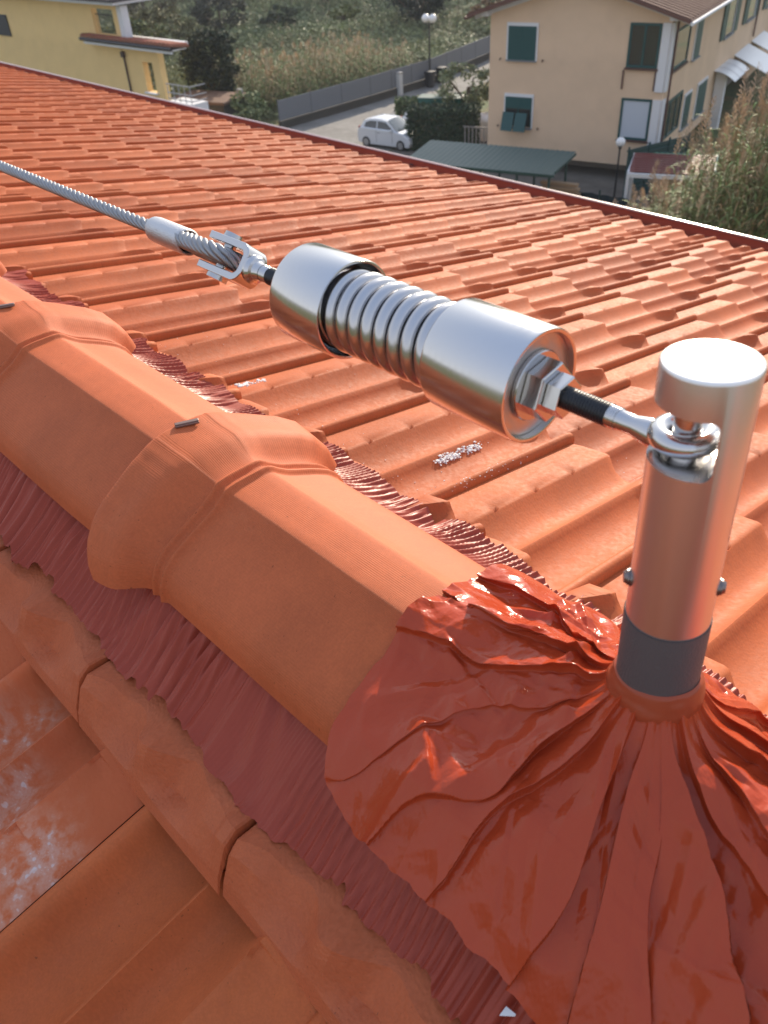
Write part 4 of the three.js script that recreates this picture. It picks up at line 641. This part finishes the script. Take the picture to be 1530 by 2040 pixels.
  const bl = part(Y, 'balcony', bx(2.0, 0.5, 1.0, 1.05, -8.80, -0.55), whiteM), rm = mat(lin(0.35, 0.36, 0.38), 0.5); for (const y of [-7.75, -8.15, -8.42]) part(bl, 'rail', [bx(1.95, 0.04, 0.04, 1.05, y, -0.12), bx(0.04, 0.04, 0.95, 2.03, y, -0.58)], rm); for (let k = 0; k < 5; k++) part(bl, 'baluster', bx(0.03, 0.8, 0.03, 0.15 + k * 0.46, -8.15, -0.12), rm);
}
{ // low shed with a rusty brown flat roof
  const s = thing('low_shed', 'low shed with a rusty brown flat roof under the laurel tree', 'shed', [-44.9, Gd, -28.0], 0.35); part(s, 'roof', rb(4.0, 0.16, 2.6, 0.03, 0, 1.62, 0), mat(lin(0.20, 0.12, 0.085), 0.9, { map: clayMap })); part(s, 'wall', bx(3.6, 1.56, 2.2, 0, 0.78, 0), mat(lin(0.07, 0.06, 0.055), 0.9)); part(s, 'chimney_block', rb(0.3, 0.3, 0.3, 0.03, 1.6, 1.82, -0.9), mat(lin(0.3, 0.3, 0.29), 0.9));
}
{ // carport
  const c = thing('carport', 'carport with a dark green corrugated sheet roof behind the eave', 'carport', [-24.1, -8.2, -24.7], 0.333), gm = mat(lin(0.014, 0.052, 0.046), 0.5);
  const n = 29, roof = part(c, 'roof_sheet', grid(n * 4, 1, (u, v, i) => [u * 5.85, 0.014 * ((i % 4) < 2 ? 0 : 1) - v * 0.16, v * 2.45]), gm); part(roof, 'roof_edge', [bx(5.85, 0.08, 0.03, 2.92, -0.19, 2.46), bx(0.03, 0.09, 2.45, 5.86, -0.08, 1.22)], gm);
  for (const x of [0.2, 1.6, 3.0, 4.4, 5.6]) { part(c, 'post', bx(0.07, 2.8, 0.07, x, -1.6, 2.2), gm); part(c, 'post', bx(0.07, 2.8, 0.07, x, -1.6, 0.2), gm); } for (const z of [0.2, 2.2]) part(c, 'beam', bx(5.6, 0.1, 0.06, 2.9, -0.28, z), gm);
  const nb = thing('shade_net_fence', 'dark blue-green shade net fence behind the eave under the carport', 'fence', [-24.0, Gd, -21.6], 0.30); part(nb, 'net', grid(60, 6, (u, v) => [u * 9.8, v * 1.9, 0.06 * Math.sin(u * 40 + v * 2) + 0.04 * Math.sin(u * 17)]), mat(lin(0.006, 0.014, 0.020), 0.8, { side: THREE.DoubleSide })); for (let k = 0; k <= 5; k++) part(nb, 'post', cyl(0.03, 0.03, 2.1, 8, k * 1.95, 1.05, 0.1), gm); part(nb, 'top_wire', cyl(0.012, 0.012, 9.8, 6).rotateZ(Math.PI / 2).translate(4.9, 1.92, 0.06), mat(lin(0.3, 0.3, 0.3), 0.5));
  const nb2 = thing('shade_net_fence', 'dark blue-green shade net fence running from the carport to the pergola', 'fence', [-18.6, Gd, -26.4], 0.16); part(nb2, 'net', grid(40, 6, (u, v) => [u * 2.6, v * 1.7, 0.05 * Math.sin(u * 26 + v * 2)]), mat(lin(0.012, 0.028, 0.036), 0.8, { side: THREE.DoubleSide })); for (let k = 0; k <= 2; k++) part(nb2, 'post', cyl(0.03, 0.03, 1.9, 8, k * 1.3, 0.95, 0.1), gm);
  const wp = thing('wood_pile', 'stack of tan planks under the end of the carport', 'wood pile', [-18.6, Gd, -25.8], 0.3); for (let k = 0; k < 7; k++) part(wp, 'plank', bx(1.4, 0.1, 0.24, (k % 2) * 0.1, 1.4 + k * 0.11, (k % 3) * 0.06), mat(lin(0.33, 0.22, 0.13), 0.9)); part(wp, 'trestle', bx(1.0, 1.36, 0.5, 0, 0.68, 0), mat(lin(0.04, 0.04, 0.04), 0.9));
  const gp = thing('green_panel_bin', 'bright green container side behind the clipped hedge', 'container', [-33.6, Gd, -35.4], 0.5); part(gp, 'body', rb(2.3, 1.5, 0.9, 0.05, 0, 0.85, 0), mat(lin(0.008, 0.10, 0.075), 0.5)); part(gp, 'rim', rb(2.4, 0.1, 1.0, 0.03, 0, 1.62, 0), mat(lin(0.012, 0.07, 0.055), 0.5));
  const tp = thing('covered_scooter', 'scooter under a crumpled white cover beside the beige house', 'covered scooter', [-30.2, Gd, -35.3], 0.7); part(tp, 'cover', grid(36, 22, (u, v) => { const a = u * 6.283, k = 0.55 + 0.08 * Math.sin(a * 5 + v * 3) + 0.06 * fbm(u * 9, v * 4, 2, 9), r = v < 0.5 ? Math.sin(v * Math.PI) : 1 + (v - 0.5) * 0.3; return [Math.cos(a) * r * k * 1.7, 1.25 * (1 - Math.pow(v, 1.7)) + 0.06 * Math.sin(a * 3), Math.sin(a) * r * k * 0.8]; }, null, true), mat(lin(0.72, 0.71, 0.69), 0.7, { side: THREE.DoubleSide })); for (const s of [-1, 1]) part(tp, 'wheel', new THREE.TorusGeometry(0.2, 0.06, 8, 20).translate(s * 0.6, 0.26, 0), bkTyre());
  const gt = thing('garden_gate', 'grey metal garden gate between the hedge and the beige house', 'gate', [-28.6, Gd, -32.9], 0.35); for (let k = 0; k < 9; k++) part(gt, 'bar', bx(0.05, 1.2, 0.03, -0.8 + k * 0.2, 0.65, 0), mat(lin(0.28, 0.26, 0.24), 0.7)); part(gt, 'frame', [bx(1.8, 0.06, 0.05, 0, 1.25, 0), bx(1.8, 0.06, 0.05, 0, 0.1, 0)], mat(lin(0.25, 0.23, 0.21), 0.7)); part(gt, 'post', bx(0.25, 1.5, 0.25, 1.05, 0.75, 0), mat(lin(0.45, 0.38, 0.3), 0.9));
}
function bkTyre() { return mat(lin(0.02, 0.02, 0.02), 0.8); }
{ // stair railing and pergola before the beige house
  const s = thing('green_railing', 'dark green stair railing at the corner of the beige house', 'railing', [-19.0, Gd, -30.9], 1.35), gm = mat(lin(0.008, 0.05, 0.05), 0.5);
  part(s, 'panel', bx(3.4, 1.9, 0.03, 1.7, 1.05, 0), gm); for (let k = 0; k < 4; k++) part(s, 'post', bx(0.06, 2.2, 0.06, k * 1.13, 1.1, 0.03), gm); part(s, 'handrail', bx(3.5, 0.06, 0.07, 1.7, 2.05, 0), gm); for (let k = 0; k < 8; k++) part(s, 'slat', bx(3.3, 0.05, 0.05, 1.7, 0.3 + k * 0.22, 0.03), mat(lin(0.02, 0.06, 0.065), 0.5));
  const p = thing('pergola', 'white framed pergola with a dark red and white slatted roof', 'pergola', [-16.7, -8.8, -27.3], 0.47), red = mat(lin(0.15, 0.025, 0.022), 0.6);
  for (let k = 0; k < 9; k++) part(p, 'roof_slat', bx(2.9, 0.04, 0.11, 1.45, 0.05 + k * 0.02, -0.12 - k * 0.21), red);
  for (let k = 0; k < 9; k++) part(p, 'roof_slat', bx(2.9, 0.03, 0.09, 1.45, 0.03 + k * 0.02, -0.225 - k * 0.21), mat(lin(0.62, 0.6, 0.58), 0.7));
  part(p, 'beam', [bx(3.0, 0.14, 0.1, 1.45, -0.06, 0), bx(3.0, 0.14, 0.1, 1.45, 0.1, -2.0), bx(0.1, 0.12, 2.0, 0, 0.0, -1.0), bx(0.1, 0.12, 2.0, 2.9, 0.0, -1.0)], whiteM); for (const [x, z] of [[0, 0], [2.9, 0], [0, -2], [2.9, -2]]) part(p, 'post', bx(0.12, 2.3, 0.12, x, -1.25, z), whiteM);
  const g = thing('green_shed_roof', 'small shed with a bright green corrugated roof behind the pergola', 'shed', [-17.6, -8.9, -30.4], 0.47), sm = mat(lin(0.012, 0.16, 0.095), 0.45); part(g, 'roof', grid(48, 1, (u, v, i) => [u * 2.4, (i % 4 < 2 ? 0 : 0.03) - v * 0.2, v * 1.4]), sm); part(g, 'wall', bx(2.2, 2.0, 1.1, 1.2, -1.3, 0.7), mat(lin(0.3, 0.25, 0.2), 0.9));
}
// ---------------------------------------------------------------- cars
function car(label, x, z, turn, paint) {
  const c = thing('hatchback_car', label, 'car', [x, Gd, z], turn, 'parked cars');
  const lower = [[-1.68, 0.30], [-1.72, 0.55], [-1.66, 0.86], [-1.50, 0.98], [0.55, 0.95], [1.30, 0.83], [1.66, 0.62], [1.72, 0.42], [1.66, 0.26], [1.30, 0.22], [-1.35, 0.22]], hull = new THREE.Shape(lower.map((p) => new THREE.Vector2(...p)));
  const body = [new THREE.ExtrudeGeometry(hull, { depth: 1.44, bevelEnabled: true, bevelThickness: 0.08, bevelSize: 0.06, bevelSegments: 4 }).translate(0, 0, -0.72)];
  const R = [[-1.55, 0.96], [-1.36, 1.32], [-0.95, 1.46], [-0.2, 1.48], [0.22, 1.42], [0.95, 0.93]]; // greenhouse
  const sect = (i, s) => { const [px, py] = R[i], k = clamp((py - 0.9) / 0.58); return [px, py, s * lerp(0.76, 0.60, k)]; };
  const roofG = grid(10, 2, (u, v, i, j) => { const p = [[-1.36, 1.33], [-0.95, 1.46], [-0.2, 1.485]][Math.min(2, j)], q = [-0.95, -0.2, 0.22][j]; const xx = [-1.34, -0.6, 0.22][j], yy = [1.335, 1.485, 1.42][j], w = 0.60; return [xx, yy + 0.045 * (1 - Math.pow(u * 2 - 1, 2)), (u * 2 - 1) * w]; });
  const sides = []; for (const s of [-1, 1]) { const sh = new THREE.Shape(R.map((p) => new THREE.Vector2(...p))); const g = new THREE.ExtrudeGeometry(sh, { depth: 0.03, bevelEnabled: false }), P = g.attributes.position; for (let i = 0; i < P.count; i++) { const y = P.getY(i), k = clamp((y - 0.9) / 0.58); P.setZ(i, s * (lerp(0.76, 0.60, k) - P.getZ(i))); } g.computeVertexNormals(); sides.push(g); }
  part(c, 'body', [...body, ...sides, roofG], paint);
  for (const s of [-1, 1]) for (const pts of [[[-1.30, 1.02], [-1.20, 1.28], [-0.88, 1.37], [-0.48, 1.38], [-0.48, 1.0]], [[-0.40, 1.0], [-0.40, 1.38], [0.12, 1.36], [0.68, 1.0]]]) { const g = new THREE.ExtrudeGeometry(new THREE.Shape(pts.map((p) => new THREE.Vector2(...p))), { depth: 0.01, bevelEnabled: false }), P = g.attributes.position; for (let i = 0; i < P.count; i++) { const k = clamp((P.getY(i) - 0.9) / 0.58); P.setZ(i, s * (lerp(0.766, 0.608, k) + P.getZ(i))); } g.computeVertexNormals(); part(c, 'side_window', g, glassM); }
  part(c, 'windscreen', grid(8, 2, (u, v) => { const k = v; return [lerp(0.97, 0.24, k), lerp(0.95, 1.43, k) + 0.03 * (1 - Math.pow(u * 2 - 1, 2)), (u * 2 - 1) * lerp(0.72, 0.57, k)]; }), phys({ color: lin(0.10, 0.12, 0.12), roughness: 0.08, clearcoat: 1 })); part(c, 'rear_window', grid(6, 1, (u, v) => [lerp(-1.58, -1.38, v), lerp(1.0, 1.34, v), (u * 2 - 1) * lerp(0.66, 0.57, v)]), glassM);
  for (const wx of [-1.15, 1.17]) for (const s of [-1, 1]) { const w = part(c, 'wheel', new THREE.TorusGeometry(0.21, 0.075, 10, 28), bkTyre(), [wx, 0.285, s * 0.765]); part(w, 'rim', cyl(0.19, 0.19, 0.13, 20).rotateX(Math.PI / 2), mat(lin(0.35, 0.35, 0.36), 0.4, { metalness: 0.7 })); }
  for (const s of [-1, 1]) { part(c, 'headlight', new THREE.SphereGeometry(0.15, 14, 10).scale(1.2, 0.7, 0.8).translate(1.48, 0.68, s * 0.60), phys({ color: lin(0.6, 0.62, 0.64), roughness: 0.1, clearcoat: 1 })); part(c, 'mirror', rb(0.12, 0.12, 0.2, 0.04, 0.62, 1.02, s * 0.90), paint); part(c, 'door_handle', rb(0.16, 0.03, 0.03, 0.01, -0.28, 0.82, s * 0.80), mat(lin(0.1, 0.1, 0.1), 0.5)); part(c, 'door_seam', [bx(0.014, 0.6, 0.01, -0.44, 0.64, s * 0.80), bx(0.014, 0.6, 0.01, 0.62, 0.62, s * 0.80)], mat(lin(0.03, 0.03, 0.03), 0.8)); part(c, 'tail_light', rb(0.08, 0.3, 0.12, 0.03, -1.66, 0.92, s * 0.66), mat(lin(0.25, 0.01, 0.01), 0.3)); }
  c.scale.setScalar(0.93);
  part(c, 'bumper_grille', rb(0.06, 0.16, 0.8, 0.02, 1.76, 0.38, 0), mat(lin(0.02, 0.02, 0.02), 0.6));
  return c;
}
const carPaint = (c) => phys({ color: lin(...c), roughness: 0.35, metalness: 0.2, clearcoat: 1, clearcoatRoughness: 0.08 });
car('white small hatchback parked on the road beside the clipped hedge', -33.45, -31.45, 0.2, carPaint([0.62, 0.64, 0.67]));
car('second pale car parked behind the white hatchback, mostly hidden by the hedge', -33.1, -34.2, 0.25, carPaint([0.55, 0.58, 0.62]));

scene.fog = new THREE.FogExp2(0xdfe6ee, 0.0005);
shade(scene);
renderer.render(scene, camera);
